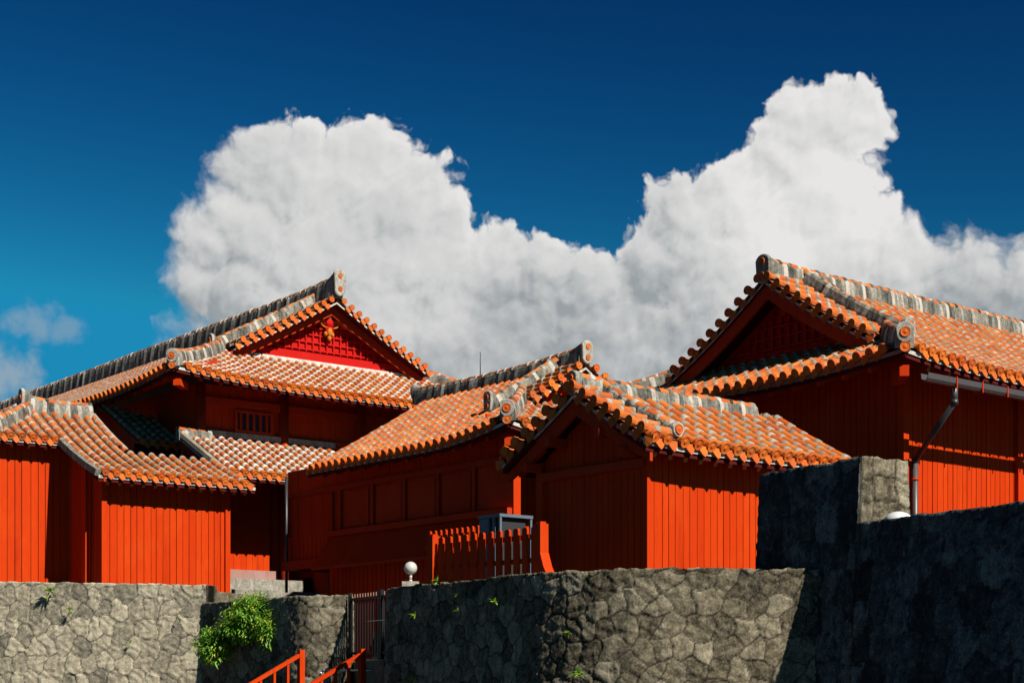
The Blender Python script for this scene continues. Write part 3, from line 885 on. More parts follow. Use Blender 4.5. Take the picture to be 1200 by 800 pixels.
el_(0, 0, .34, .17, 'gable_red', 0.0); el_(0, -.26, .15, .20, 'gable_red'); el_(0, -.34, .09, .14, 'gold', .09); el_(0, -.52, .07, .10, 'gold', .06); el_(0, .12, .09, .09, 'gold', .08); el_(0, -.05, .14, .14, 'gable_red', .08)
for sg_ in (-1, 1):
    pth_ = [(.16, -.02), (.30, .06), (.42, -.02), (.52, -.10), (.66, -.14), (.80, -.22), (.92, -.24)]
    mb.tubepath([c0 + U3 * sg_ * x + Z3 * z - V3 * .07 for x, z in pth_], .032, 'gold', 6)
    pth_ = [(.12, -.22), (.28, -.16), (.34, -.05), (.28, .10), (.40, .04)]
    mb.tubepath([c0 + U3 * sg_ * x + Z3 * z - V3 * .09 for x, z in pth_], .026, 'gold', 6)
    el_(sg_ * .55, -.08, .16, .10, 'gable_red', .02); el_(sg_ * .3, .04, .16, .14, 'gable_red', .02); el_(sg_ * .12, -.40, .06, .08, 'gold', .04)
mb.build('carved_ornament', gp)
# walls
u1, v1 = 21.15, 41.2
board_wall('cover_wall', mh, (24.45, 37.0), (24.45, 42.4), .2, 6.0, .2, 'red_paint', .01)  # added wall, hides a sunlit patch behind the steps
board_wall('rear_entrance_wall', mh, (23.1, 42.6), (27, 42.6), -.5, 5.6, .24, 'red_paint', .008)
board_wall('wall', mh, (u1, v1), (33, v1), 5.3, 8.35, .24, 'red_paint', .008)
board_wall('side_wall', mh, (u1, v1), (u1, v1 + 24), 1.8, 8.35, .24, 'red_paint', .008)
for uu in (u1 + .02, 23.9, 26.6, 29.4):
    mb = MB(); mb.cyl(W(uu, v1 - .06, 1.8), W(uu, v1 - .06, 8.3), .15, .15, 'red_beam', 12); mb.build('column', mh)
beam('wall_beam', mh, u1, 33, v1 - .10, v1 - .002, 7.75, 7.98)
beam('wall_beam', mh, u1, 33, v1 - .09, v1 - .003, 6.93, 7.05)
board_wall('entrance_wall', mh, (20.9, 40.75), (23.2, 40.75), 1.8, 6.0, .2, 'red_paint', .008)
wf = MB()
wu0, wu1, wh0, wh1 = 22.35, 23.45, 7.12, 7.62
wf.ubox(wu0 - .08, wu1 + .08, v1 - .10, v1 - .003, wh0 - .08, wh0, 'red_beam'); wf.ubox(wu0 - .08, wu1 + .08, v1 - .10, v1 - .003, wh1, wh1 + .08, 'red_beam')
wf.ubox(wu0 - .08, wu0, v1 - .10, v1 - .003, wh0, wh1, 'red_beam'); wf.ubox(wu1, wu1 + .08, v1 - .10, v1 - .003, wh0, wh1, 'red_beam')
wo_ = wf.build('window', mh)
wf = MB(); wf.ubox(wu0, wu1, v1 - .012, v1 - .004, wh0, wh1, 'unit_dark'); wf.build('pane', wo_)
for i in range(5):
    wf = MB(); x = wu0 + .12 + i * .215; wf.ubox(x - .035, x + .035, v1 - .08, v1 - .02, wh0, wh1, 'red_beam'); wf.build('bar', wo_)

# =================================================================== BUILDING C: hall in the middle
uc, vc = 20.92, 26.6
ch = thing('hall', 'long dark red wing in the middle whose orange roof slopes down to the left', 'building', W(23.5, 31, -1.7))
CZ = 5.22
SA, SB, SG = irimoya(ch, uc, vc, 3.65, 2.2, 1.6, 2.55, CZ, .52, .015, 8.3, 'v', .30, 3.2, 1.55, frac=.24, stub_seg=.3)
ur2 = uc + 3.65; zr2 = CZ + SA.prof(3.65)
ro = ridge('main_ridge', ch, ridge_path(W(ur2, vc + 1.7, zr2), W(ur2, vc + 8.6, zr2), .10, .08, 3), .30, .27, .10)
end_plate('ridge_end_plate', ch, W(ur2, vc + 1.62, zr2 + .27), -V3, .32, .56, (.13, -.13), .6, R=.072)
end_plate('ridge_end_plate', ch, W(ur2, vc + 8.65, zr2 + .30), V3, .30, .45, (0,), .3, R=.075)
for S in (SA, SB):
    kp = [S.P(2.55, t, .02) for t in [3.5 - i * .22 for i in range(10)]]
    do = ridge('descending_ridge', ch, kp, .30, .30, .10)
    dr = (kp[-1] - kp[-2]); dr.z = 0; dr.normalize()
    end_plate('ridge_end_plate', ch, kp[-1] + dr * .08 + Z3 * .24, dr, .28, .52, (.1, -.1), .3, R=.07)
hip(ch, SG, 2.0, h=.24, w=.28); hip(ch, SG, 2.0, sgn=-1, s_end=2 * 3.65, h=.24, w=.28)
eave_parts(ch, SG, 0, 7.3, .9, hips=(True, True)); eave_parts(ch, SA, 0.0, 8.3, .9, ends='red_beam', pmat='plaster_pale', hips=(True, False))  # ochre rafter ends at the front, darker red painting in shade along the slope
mb = MB(); zt = lambda u: CZ + SA.prof(3.65 - abs(u - ur2)) - .15; hb = CZ + SG.prof(2.2) - .05; vg = vc + 2.2
for i in range(10):
    a = ur2 - 1.45 + 2.9 * i / 10; b_ = a + .29
    mb.quad(W(a, vg, hb), W(b_, vg, hb), W(b_, vg, max(hb + .01, zt(b_))), W(a, vg, max(hb + .01, zt(a))), 'gable_red', .5)
mb.build('gable_panel', ch)
uw = 21.8
board_wall('wall', ch, (uw, 27.45), (uw, 37.3), 3.6, 5.45, .6, 'red_paint', .02)
board_wall('front_wall', ch, (uw, 28.5), (28.2, 28.5), 1.0, 5.9, .2, 'red_paint')
post('corner_post', ch, uw + .02, 27.5, 1.0, 5.2, .20)
board_wall('rear_wall', ch, (uw, 37.3), (24, 37.3), 2.8, 4.1, .2, 'red_paint')
beam('sun_block_wall', ch, uw - .05, 23.0, 34.9, 35.0, .2, 3.5, 'dark_wood')  # added wall, blocks sun leaking through the lower storey
beam('lintel', ch, uw - .08, uw - .002, 27.45, 37.3, 4.72, 4.86)
beam('sill', ch, uw - .22, uw - .003, 27.45, 35.0, 3.54, 3.68)
for vv in (27.5, 28.9, 30.3, 31.7, 33.1, 34.6, 35.0, 37.25):
    beam('post', ch, uw - .07, uw - .004, vv - .06, vv + .06, 3.68, 4.72)
for vv in (28.2, 29.6, 31.0, 32.4, 33.85):
    beam('shutter', ch, uw - .035, uw - .006, vv - .55, vv + .55, 3.74, 4.66, 'red_beam')
# flared skirt of boards under the sill
mb = MB(); v = 27.45
while v < 35.0:
    a = W(uw - .05, v, 3.62); b_ = W(uw - .05, v + .17, 3.62); c_ = W(uw - .62, v + .17, 2.74); d_ = W(uw - .62, v, 2.74)
    o = Vector((0, 0, -.03)); mb.quad(a, b_, c_, d_, 'red_paint', RND.random()); mb.quad(a + o, b_ + o, c_ + o, d_ + o, 'red_paint'); mb.quad(d_, c_, c_ + o, d_ + o, 'red_paint'); mb.quad(b_, c_, c_ + o, b_ + o, 'red_paint')
    v += .19
mb.build('skirt_boards', ch)
beam('skirt_rail', ch, uw - .66, uw - .60, 27.45, 35.0, 2.66, 2.74)
board_wall('lower_wall', ch, (uw - .1, 27.45), (uw - .1, 35.02), .2, 3.0, .2, 'red_paint', .03)
board_wall('mid_wall', ch, (uw - .0, 35.02), (uw - .0, 37.3), 2.8, 3.6, .2, 'red_paint', .02)
board_wall('lower_wall', ch, (22.95, 35.02), (22.95, 37.3), .2, 2.8, .2, 'red_paint', .02)
beam('lower_beam', ch, uw - .2, uw - .004, 35.0, 37.3, 2.78, 3.02)
dp = MB(); dp.cyl(W(uw - .16, 37.1, 2.2), W(uw - .16, 37.1, 5.3), .04, .04, 'pipe_metal', 10); dp.build('drainpipe', ch)

# =================================================================== D: small pent roof on the hall front
dh = thing('porch', 'small porch roof with white plastered tiles against the hall front, above the stone steps', 'porch', W(22, 40, -1.7))
ud, vd = 20.46, 38.6
SD = Slope((ud, vd), (1, 0), (0, 1), 5.52, .50, .0, 5.5, 2.62)
slope_tiles('roof_slope', dh, SD, (0, 5.2), lambda s: 2.55, pmat='plaster_pale', frac=.38)
eave_parts(dh, SD, 0, 5.2, .8, raft_step=.5)
rake_board('rake_board', dh, SD, .0, 0, 2.6, .22)
mb = MB(); sweep(mb, [W(ud, vd + 2.55, 6.86), W(ud + 5.2, vd + 2.55, 6.86)], [(-.10, 0), (-.10, .16), (.08, .16), (.08, 0)], 'plaster'); mb.build('wall_flashing', dh)
ro = ridge('end_ridge', dh, [W(ud - .05, vd + 2.45, 6.74), W(ud + 1.0, vd + 2.45, 6.74)], .22, .20, .09, rib=.3)
mb = MB(); sweep(mb, [SD.P(.06, t, .02) for t in (0, .8, 1.6, 2.5)], [(-.09, 0), (-.07, .11), (.07, .11), (.09, 0)], 'plaster', .35); mb.build('verge_plaster', dh)
mb = MB(); mb.ubox(ud + .3, ud + .42, vd + .5, vd + .62, 1.8, 5.5, 'red_beam'); mb.build('post', dh)

# =================================================================== E: low building at the left
eh = thing('outbuilding', 'low red board building at the left edge behind the pale stone wall', 'building', W(17, 39, -1.7))
EZ, EK1, EK2 = 5.0, .36, .035
ue, ve = 16.28, 36.99
SE = Slope((ue, ve), (1, 0), (0, 1), EZ, EK1, EK2, 4.4, 4.0)
slope_tiles('roof_slope', eh, SE, (0, 1.52), lambda s: 4.0, frac=.28, rows=(0, 1.56))
slope_tiles('roof_slope', eh, SE, (1.52, 4.37), lambda s: 1.82, frac=.28, rows=(1.56, 4.37))
zs = EZ + EK1 * 2.37 + EK2 * 2.37 ** 2
# set back left part with a hip at its far left
SE2 = Slope((14.4, 39.36), (1, 0), (0, 1), zs, .50, .05, 1.9, 1.64)
slope_tiles('roof_slope', eh, SE2, (-.0, 1.96), lambda s: max(.02, min(s, 1.64)), frac=.28, phase=.24)
SE3 = Slope((14.4, 39.36), (0, 1), (1, 0), zs, .50, .05, 6, 1.64)
slope_tiles('roof_slope', eh, SE3, (0, 3.28), lambda s: max(.02, min(s, 1.64, 3.28 - s)), frac=.28)
SE4 = Slope((ue + 1.55, 42.64), (-1, 0), (0, -1), zs, .50, .05, 3.4, 1.64)
slope_tiles('roof_slope', eh, SE4, (0, 3.4), lambda s: max(.02, min(3.4 - s, 1.64)), frac=.28)
zr3 = zs + .5 * 1.64 + .05 * 1.64 ** 2
ro = ridge('main_ridge', eh, ridge_path(W(15.95, 41.0, zr3 - .02), W(ue + 1.55, 41.0, zr3 - .02), .10, .05, 1.2), .28, .28, .10, rib=.34)
end_plate('ridge_end_plate', eh, W(15.88, 41.0, zr3 + .32), -U3, .26, .50, (.0,), .3, R=.08)
ridge('hip_ridge', eh, [W(16.1, 41.0, zr3 - .0), W(15.3, 40.2, zr3 - .42), W(14.35, 39.31, zs + .04)], .25, .20, .095, rib=.3)
ridge('hip_ridge', eh, [W(16.0, 41.05, zr3 - .0), W(15.2, 41.85, zr3 - .42), W(14.4, 42.6, zs + .04)], .25, .20, .095, rib=.3)
mb = MB(); sweep(mb, [SE.P(1.58, t, .05) for t in (1.9, 2.6, 3.3, 4.0)], [(-.07, 0), (-.05, .07), (.05, .07), (.07, 0)], 'plaster', .8)
tile_row(mb, lambda t: SE.P(1.56, t, .05), lambda t: Z3, 1.8, 4.0, .08, .3, .3, 'plaster', False)
mb.build('verge_tiles', eh)
mb = MB(); sweep(mb, [SE.P(-.02, t, .0) for t in (0, .8, 1.6, 2.4)], [(-.08, -.10), (-.07, .06), (.07, .06), (.09, -.10)], 'ridge_plaster', .45); mb.build('verge_plaster', eh)
eave_parts(eh, SE, 0, 4.37, .6, raft_step=.32); eave_parts(eh, SE2, -1.0, 1.95, .5, raft_step=.45)
rake_board('rake_board', eh, SE, .0, 0, 2.4, .10, rec=.12, wh=.03)
u1, v1 = 16.66, 37.6
ur_ = 20.12
board_wall('front_wall', eh, (u1, v1), (ur_, v1), 1.5, 5.15, .185)
board_wall('side_wall', eh, (u1, v1), (u1, 39.80), 1.5, 5.7, .2, topf=lambda x: 4.82 + EK1 * (.6 + x) + EK2 * (.6 + x) ** 2)
board_wall('left_wall', eh, (13.2, 39.80), (u1, 39.80), 1.5, 5.95, .20)
board_wall('right_wall', eh, (ur_, v1), (ur_, 39.3), 1.5, 5.15, .2)
beam('back_wall', eh, ur_ - 2.3, ur_ + .3, 38.95, 39.03, 4.6, 5.72, 'dark_wood')
post('post', eh, u1, v1, 1.5, 4.95, .14); post('post', eh, ur_, v1, 1.5, 4.95, .14); post('post', eh, u1 - .1, 38.4, 1.5, 5.3, .10)
beam('gable_board', eh, ue + 1.42, ue + 1.48, 38.9, 41.0, 4.8, 6.0, 'dark_wood')
sb = MB(); sb.ubox(15.75, 16.55, 38.2, 39.0, 1.4, 2.30, 'limestone'); tag(sb.build('stone_step'), 'single pale stone block at the foot of the left red wall, in a shaded corner', 'step')

# roof lying in shadow between E and the hall
sh = thing('lean_to', 'low grey tiled lean-to roof in deep shade between the two left roofs', 'roof', W(19, 42, -1.7))
SS = Slope((19.62, 41.95), (1, 0), (0, 1), 6.62, .52, .0, 1.7, 2.4)
slope_tiles('roof_slope', sh, SS, (0, 1.6), lambda s: max(.05, 2.7 - s * .5), pmat='plaster', frac=.4)
board_wall('wall', sh, (19.65, 42.2), (21.1, 42.2), 1.8, 6.6, .2, 'dark_wood')

# =================================================================== F: small gabled building in front
fh = thing('gatehouse', 'small red board building with a plain gable, behind the rounded stone wall', 'building', W(19, 19.8, -1.7))
FZ = 3.64; uf, vf = 16.9, 17.97; FW = 1.85
SF = Slope((uf, vf), (1, 0), (0, 1), FZ, .50, .03, 5.1, FW, [(0, .06, 2)])
SFb = Slope((uf, vf + 2 * FW), (1, 0), (0, -1), FZ, .50, .03, 5.1, FW, [(0, .06, 2)])
kf = .62
for S in (SF, SFb):
    slope_tiles('roof_slope', fh, S, (kf - .1, 5.1), lambda s: FW, rows=(kf - .1, 5.1), frac=.25)
    mb = MB()
    for i in range(6):
        ta = FW * i / 6; tb = FW * (i + 1) / 6
        mb.quad(S.P(.04, ta, .02), S.P(kf, ta, .02), S.P(kf, tb, .02), S.P(.04, tb, .02), 'pan', RND.random())
    rake_soffit(mb, S, .06, .5, 0, FW)
    stub_strip(mb, S, 0, kf, .12, FW - .02, 'plaster', .29)
    mb.build('verge_tiles', fh)
    rake_board('rake_board', fh, S, 0, .06, FW, .27)
    m2 = MB()
    for x_ in (.10, .38):
        tile_row(m2, lambda t, x_=x_: S.P(x_, t, .015), lambda t: S.up(.2, .1), -.03, .16, .082, .3, .2)
        drip(m2, S.P(x_ + .14, -.02, -.045), -S.Nn, .092)
    m2.build('corner_tiles', fh)
    kp = [S.P(kf + .05, t, .02) for t in [FW - .05 - i * .17 for i in range(11)]]
    do = ridge('descending_ridge', fh, kp, .22, .19, .085, rib=.36)
    dr = (kp[-1] - kp[-2]); dr.z = 0; dr.normalize()
    end_plate('ridge_end_plate', fh, kp[-1] + dr * .05 + Z3 * .13, dr, .24, .25, (0,), .25, R=.085)
zr4 = FZ + SF.prof(FW)
ro = ridge('main_ridge', fh, ridge_path(W(uf + .15, vf + FW, zr4 - .02), W(uf + 4.35, vf + FW, zr4 - .05), .04, .0, 1.5), .26, .22, .09, rib=.55)
end_plate('ridge_end_plate', fh, W(uf + .06, vf + FW, zr4 + .12), -U3, .24, .42, (.08, -.1), .3, face='ridge_plaster', R=.06)
eave_parts(fh, SF, 0, 5.1, .6, raft_step=.34); eave_parts(fh, SFb, 0, 5.1, .6, raft_step=.6)
uw, vw = 17.34, 18.45
board_wall('front_wall', fh, (uw, vw), (22.5, vw), 1.0, 3.75, .155, 'red_paint', .014)
apex = zr4 - .2
board_wall('gable_wall', fh, (uw, vw), (uw, 21.07), 1.0, 4.3, .155, 'red_paint', .014, topf=lambda x: 3.72 + (1 - abs(x - 1.25) / 1.25) * (apex - 3.72) - .02)
post('corner_post', fh, uw, vw, 1.0, 3.62, .10); post('corner_post', fh, uw, 21.07, 1.0, 3.62, .16)
beam('tie_beam', fh, uw - .10, uw - .008, vw - .0, 21.1, 3.30, 3.44)
for vv, hh in ((18.62, 3.56), (19.2, 3.92), (20.45, 3.92), (21.05, 3.56)):
    beam('purlin', fh, uw - .42, uw, vv - .06, vv + .06, hh - .10, hh + .04)

# =================================================================== G: large building at the right
gh = thing('hall', 'large dark red hall at the right with a shaded gable and a long ridge', 'building', W(27, 23, -1.7))
GZ, GK1, GK2 = 5.80, .37, .038
ug, vg0 = 23.39, 18.12
SA, SB, SG = irimoya(gh, ug, vg0, 4.55, 2.0, 1.2, 2.35, GZ, GK1, GK2, 17, 'u', .20, 3.6, 1.75, frac=.24, stub_seg=.3)
vr = vg0 + 4.55; zr5 = GZ + SA.prof(4.55)
ro = ridge('main_ridge', gh, ridge_path(W(ug + 1.35, vr, zr5 - .05), W(ug + 16.5, vr, zr5 - .05), .06, 0, 2.5), .32, .34, .105, rib=.5)
end_plate('ridge_end_plate', gh, W(ug + 1.22, vr, zr5 + .17), -U3, .37, .62, (.15, -.15), .7, face='ridge_plaster', R=.085)
for S in (SA, SB):
    kp = [S.P(2.38, t, .02) for t in [4.45 - i * .24 for i in range(12)]]
    do = ridge('descending_ridge', gh, kp, .28, .34, .09)
    dr = (kp[-1] - kp[-2]); dr.z = 0; dr.normalize()
    end_plate('ridge_end_plate', gh, kp[-1] + dr * .08 + Z3 * .22, dr, .30, .54, (.10, -.14), .3, face='end_plaster', R=.085)
hip(gh, SG, 1.9, h=.26, w=.30); hip(gh, SG, 1.9, sgn=-1, s_end=2 * 4.55, h=.26, w=.30)
eave_parts(gh, SG, 0, 9.1, 1.3, ends='red_beam', pmat='pink_board', hips=(True, True)); eave_parts(gh, SA, 0, 14, 1.3, hips=(True, False))  # shaded eave has red rafter ends for ochre, its shade painted in
mb = MB(); zt = lambda v: GZ + SA.prof(4.55 - abs(v - vr)) - .15; hb = GZ + SG.prof(2.0) - .05; ugw = ug + 2.0
for i in range(12):
    a = vr - 2.55 + 5.1 * i / 12; b_ = a + 5.1 / 12
    mb.quad(W(ugw, a, hb), W(ugw, b_, hb), W(ugw, b_, max(hb + .01, zt(b_))), W(ugw, a, max(hb + .01, zt(a))), 'gable_red', .5)
gp = mb.build('gable_panel', gh)
mb = MB(); v = vr - 1.9
while v <= vr + 1.91:
    top = min(zt(v) - .15, hb + 1.25)
    if top > hb + .3: mb.ubox(ugw - .07, ugw - .005, v - .022, v + .022, hb + .25, top, 'gable_red', .3)
    v += .23
hh = hb + .3
while hh < hb + 1.2:
    lo, hi = 0.0, 2.5
    for _ in range(20):
        md = (lo + hi) / 2
        if zt(vr + md) - .15 > hh: lo = md
        else: hi = md
    mb.ubox(ugw - .062, ugw - .008, vr - lo, vr + lo, hh - .022, hh + .022, 'gable_red', .6); hh += .22
mb.build('lattice', gp)
mb = MB(); c0 = W(ugw - .14, vr, hb + 1.35)
mb.ellipsoid(c0, U3 * .06, V3 * .34, Z3 * .16, 'gable_red'); mb.ellipsoid(c0 - Z3 * .26, U3 * .07, V3 * .13, Z3 * .18, 'gable_red')
mb.build('carved_ornament', gp)
uw, vw = 24.98, 19.40
board_wall('front_wall', gh, (uw, vw), (36, vw), 1.0, 6.05, .16, 'red_paint', .016)
board_wall('side_wall', gh, (uw, vw), (uw, 26.0), 1.0, 6.1, .16, 'red_paint', .016)
for uu in (uw, 28.75, 31.4):
    post('post', gh, uu, vw - .02, 1.0, 5.95, .16)
beam('lintel', gh, 28.8, 31.4, vw - .07, vw - .004, 4.95, 5.08)
mb = MB(); mb.ubox(ug + .55, ug + .70, vg0 + .50, vg0 + .72, 5.42, 5.68, 'red_paint'); mb.obox(W(ug + .45, vg0 + .4, 5.55), (U3 + V3) * .25, (U3 - V3) * .06, Z3 * .10, 'red_paint'); mb.build('corner_beam', gh)
for (o_, uu, vv, zz) in ((ch, uc, vc, CZ), (mh, ub, vb, 8.22)):
    mb = MB(); mb.obox(W(uu + .45, vv + .45, zz - .20), (U3 + V3) * .25, (U3 - V3) * .07, Z3 * .09, 'red_paint'); mb.build('corner_beam', o_)
# gutter and downpipe (they move with the hall)
mb = MB()
gp0, gp1 = 23.95, 37.0
sec = [(-.09, .06), (-.08, -.04), (-.04, -.09), (.04, -.09), (.08, -.04), (.09, .06), (.075, .06), (.065, -.03), (.03, -.07), (-.03, -.07), (-.065, -.03), (-.075, .06)]
sweep(mb, [W(gp0, vg0 - .02, 5.46), W(gp1, vg0 - .02, 5.40)], sec, 'gutter_metal')
gut = mb.build('gutter', gh)
u = gp0 + .85
while u < 33:
    m2 = MB(); m2.ubox(u - .015, u + .015, vg0 - .12, vg0 + .08, 5.33, 5.54, 'red_paint'); m2.build('bracket', gut); u += .80
mb = MB()
a1 = W(24.85, vg0 - .02, 5.40); a2 = W(24.85, vg0 - .02, 5.08); a3 = W(25.22, vw - .12, 4.15); a4 = W(25.22, vw - .12, 1.0)
mb.cyl(a1, a2, .062, .062, 'gutter_metal', 14); mb.cyl(a2, a3, .055, .055, 'pipe_metal', 14); mb.cyl(a3, a4, .062, .062, 'gutter_metal', 14)
mb.cyl(a2 + Z3 * .05, a2 - Z3 * .05, .072, .072, 'pipe_metal', 14); mb.cyl(a3 + Z3 * .05, a3 - Z3 * .05, .072, .072, 'pipe_metal', 14)
dpo = mb.build('downpipe', gh)
m2 = MB(); m2.cyl(W(25.22, vw - .12, 3.80), W(25.22, vw - .12, 3.76), .072, .072, 'red_paint', 14); m2.build('pipe_clip', dpo)

# =================================================================== FENCES
def picket_fence(name, label, p0, p1, h0, h1, pitch, pw, posts, cat='fence', mat='red_paint', post_h=.12):
    a = W(*p0, 0); b = W(*p1, 0); d = b - a; L = d.length; d.normalize(); out = d.cross(Z3)
    if out.dot(-a) < 0: out = -out
    root = thing(name, label, cat, Vector((a.x, a.y, a.z - CAMZ)), 'red picket fences')
    src = None; n = int(L / pitch)
    for i in range(n):
        x = pitch * (i + .7)
        if src is None:
            mb = MB(); c = a + d * x; w_ = pw / 2; t = .02
            prof_ = [(-w_, h0), (w_, h0), (w_, h1 - .02), (w_ - .02, h1), (-w_ + .02, h1), (-w_, h1 - .02)]
            fr = [c + d * q + Z3 * z + out * t for q, z in prof_]; bk = [c + d * q + Z3 * z - out * t for q, z in prof_]
            nn = len(mb.v); mb.v += fr + bk
            mb.face(tuple(nn + k for k in range(6)), mat); mb.face(tuple(nn + 11 - k for k in range(6)), mat)
            for k in range(6): mb.face((nn + k, nn + (k + 1) % 6, nn + 6 + (k + 1) % 6, nn + 6 + k), mat)
            src = mb.build('picket', root); x0 = x
        else:
            o = src.copy(); COL.objects.link(o); o.parent = root; o.location = src.location + d * (x - x0)
    for hz in (h0 + (h1 - h0) * .36, h0 + (h1 - h0) * .82):
        mb = MB(); mb.bar(a + Z3 * hz - out * .05, b + Z3 * hz - out * .05, .05, .07, mat); mb.build('rail', root)
    for x in posts:
        mb = MB(); c = a + d * (x * L); mb.bar(c + Z3 * (h0 - .0), c + Z3 * (h1 + post_h - .03), .15, .15, mat, up=d)
        mb.bar(c + Z3 * (h1 + post_h - .03), c + Z3 * (h1 + post_h), .10, .10, mat, up=d); mb.build('post', root)
    return root
f1_ = picket_fence('picket_fence', 'red picket fence standing on the shaded stone wall in front of the grey metal unit', (14.24, 17.34), (14.24, 19.95), 1.37, 2.10, .205, .115, (0, 1), post_h=.06)
# brace at the near post
mb = MB(); c = W(14.24, 17.34, 0)
mb.poly([c + U3 * .08 - V3 * .075 + Z3 * 1.38, c + U3 * .08 - V3 * .24 + Z3 * 1.38, c + U3 * .08 - V3 * .15 + Z3 * 1.52, c + U3 * .08 - V3 * .075 + Z3 * 1.72], 'red_paint')
mb.poly([c - U3 * .08 - V3 * .075 + Z3 * 1.38, c - U3 * .08 - V3 * .24 + Z3 * 1.38, c - U3 * .08 - V3 * .15 + Z3 * 1.52, c - U3 * .08 - V3 * .075 + Z3 * 1.72], 'red_paint')
mb.quad(c - U3 * .08 - V3 * .24 + Z3 * 1.38, c + U3 * .08 - V3 * .24 + Z3 * 1.38, c + U3 * .08 - V3 * .15 + Z3 * 1.52, c - U3 * .08 - V3 * .15 + Z3 * 1.52, 'red_paint')
mb.quad(c - U3 * .08 - V3 * .15 + Z3 * 1.52, c + U3 * .08 - V3 * .15 + Z3 * 1.52, c + U3 * .08 - V3 * .075 + Z3 * 1.72, c - U3 * .08 - V3 * .075 + Z3 * 1.72, 'red_paint')
mb.build('brace', f1_)
picket_fence('picket_fence', 'farther red picket fence whose pointed tops show behind the nearer one', (16.2, 21.3), (16.2, 23.0), 1.0, 2.52, .155, .07, (), post_h=0)

# =================================================================== grey metal unit
ac = thing('air_conditioner', 'grey blue metal air conditioning unit in shade behind the picket fence', 'air conditioner', W(16.4, 20.6, 1.0))
mb = MB(); mb.ubox(16.0, 16.5, 20.5, 20.92, 1.3, 2.58, 'unit_dark'); mb.build('core', ac)
mb = MB(); mb.ubox(15.9, 16.6, 20.42, 21.02, 2.58, 2.63, 'unit_paint'); mb.build('top_cover', ac)
mb = MB()
for (a, b_) in ((15.93, 20.45), (15.93, 20.62), (15.93, 20.76), (16.57, 20.45), (16.57, 20.98)): mb.ubox(a - .02, a + .02, b_ - .02, b_ + .02, 1.0, 2.58, 'unit_paint')
mb.build('frame', ac)
mb = MB(); mb.ubox(15.92, 15.97, 20.80, 21.0, 1.4, 2.575, 'unit_paint'); mb.build('side_panel', ac)

# =================================================================== globe lamp on the wall end
lp = thing('globe_lamp', 'small round white globe lamp on a stone block at the end of the shaded wall', 'lamp', Vector((-1.66, 25.35, 1.38 + CAMZ)))
mb = MB(); c = Vector((-1.62, 25.35, 1.385 + CAMZ)); mb.obox(c + Z3 * .05, Vector((.13, 0, 0)), Vector((0, .1, 0)), Z3 * .05, 'limestone'); mb.build('stone_block', lp)
mb = MB(); mb.cyl(c + Z3 * .10, c + Z3 * .13, .035, .022, 'globe_glass'); mb.cyl(c + Z3 * .13, c + Z3 * .22, .02, .028, 'globe_glass'); mb.build('stem', lp)
mb = MB(); mb.ellipsoid(c + Z3 * .315, Vector((.105, 0, 0)), Vector((0, .105, 0)), Z3 * .105, 'globe_glass', 20, 14); mb.build('globe', lp)
mb = MB(); c = Vector((*q4(.45, .22), 1.90 + CAMZ)); mb.ellipsoid(c, Vector((.18, 0, 0)), Vector((0, .18, 0)), Z3 * .125, 'white_dome', 24, 8, top=True)
tag(mb.build('dome_lamp'), 'low white dome on top of the dark wall, in front of the square cut stones', 'lamp')

# =================================================================== iron gate
ga = Vector((-3.2, 31.2, 0)); gb = Vector((-2.0, 29.1, 0)); gd = (gb - ga).normalized(); L = (gb - ga).length
gate = thing('iron_gate', 'black iron bar gate between the stained stone pier and the shaded wall', 'gate', Vector((ga.x, ga.y, .3 + CAMZ)))
z0, z1 = .34 + CAMZ, 1.50 + CAMZ
src = None; n = 19
for i in range(n):
    x = .14 + i * (L - .2) / (n - 1)
    if src is None:
        mb = MB(); c = ga + gd * x; mb.bar(c + Z3 * z0, c + Z3 * z1, .018, .018, 'iron', up=gd); mb.bar(c + Z3 * z1, c + Z3 * (z1 + .07), .02, .02, 'iron_lit_tip', up=gd)
        src = mb.build('bar', gate); x0 = x
    else:
        o = src.copy(); COL.objects.link(o); o.parent = gate; o.location = src.location + gd * (x - x0)
for zz in (z0 + .08, z1 - .03):
    mb = MB(); mb.bar(ga + gd * .1 + Z3 * zz, gb + Z3 * zz, .03, .045, 'iron'); mb.build('rail', gate)
for x in (.06, 1.42, 1.5):
    mb = MB(); mb.bar(ga + gd * x + Z3 * (z0 - .05), ga + gd * x + Z3 * (z1 + .10), .07, .07, 'iron', up=gd); mb.build('post', gate)
mb = MB(); mb.bar(ga + gd * 1.0 - Vector((.05, .05, 0)) + Z3 * (z0 + .68), gb - Vector((.05, .05, 0)) + Z3 * (z0 + .68), .015, .015, 'steel'); mb.build('latch', gate)

# stairs in front of the gate and steps behind it
st = MB()
for i in range(4):
    st.ubox(15.2 - i * .0 - (3 - i) * .32 + .0, 18.0, 24.0 - 1.3, 27.6, -.45 + i * .19 - .19 * 4, -.26 + i * .19, 'stone_mid') if False else None
def step_box(name, u0, u1, v0, v1, h0, h1, label, mat='limestone'):
    mb = MB(); n = 10
    mb.ubox(u0, u1, v0, v1, h0, h1, mat); return tag(mb.build(name), label, 'step')
step_box('threshold', 17.0, 17.6, 25.1, 26.3, -1.7, .31, 'pale stone threshold under the iron gate', 'limestone')
step_box('step', 18.6, 20.4, 27.6, 28.3, .25, .90, 'sunlit pale stone steps seen through the bars of the iron gate', 'limestone')
stair = thing('stairs', 'stone stairs between the two red handrails going down to the left', 'stairs', W(14.0, 23.6, -1.7))
for i in range(8):
    mb = MB(); mb.ubox(14.9 - (i + 1) * .30, 14.9 - i * .30 + (2.2 if i == 0 else 0), 22.9, 24.2, -1.7, -.44 - i * .155, 'stone_mid'); mb.build('tread', stair)
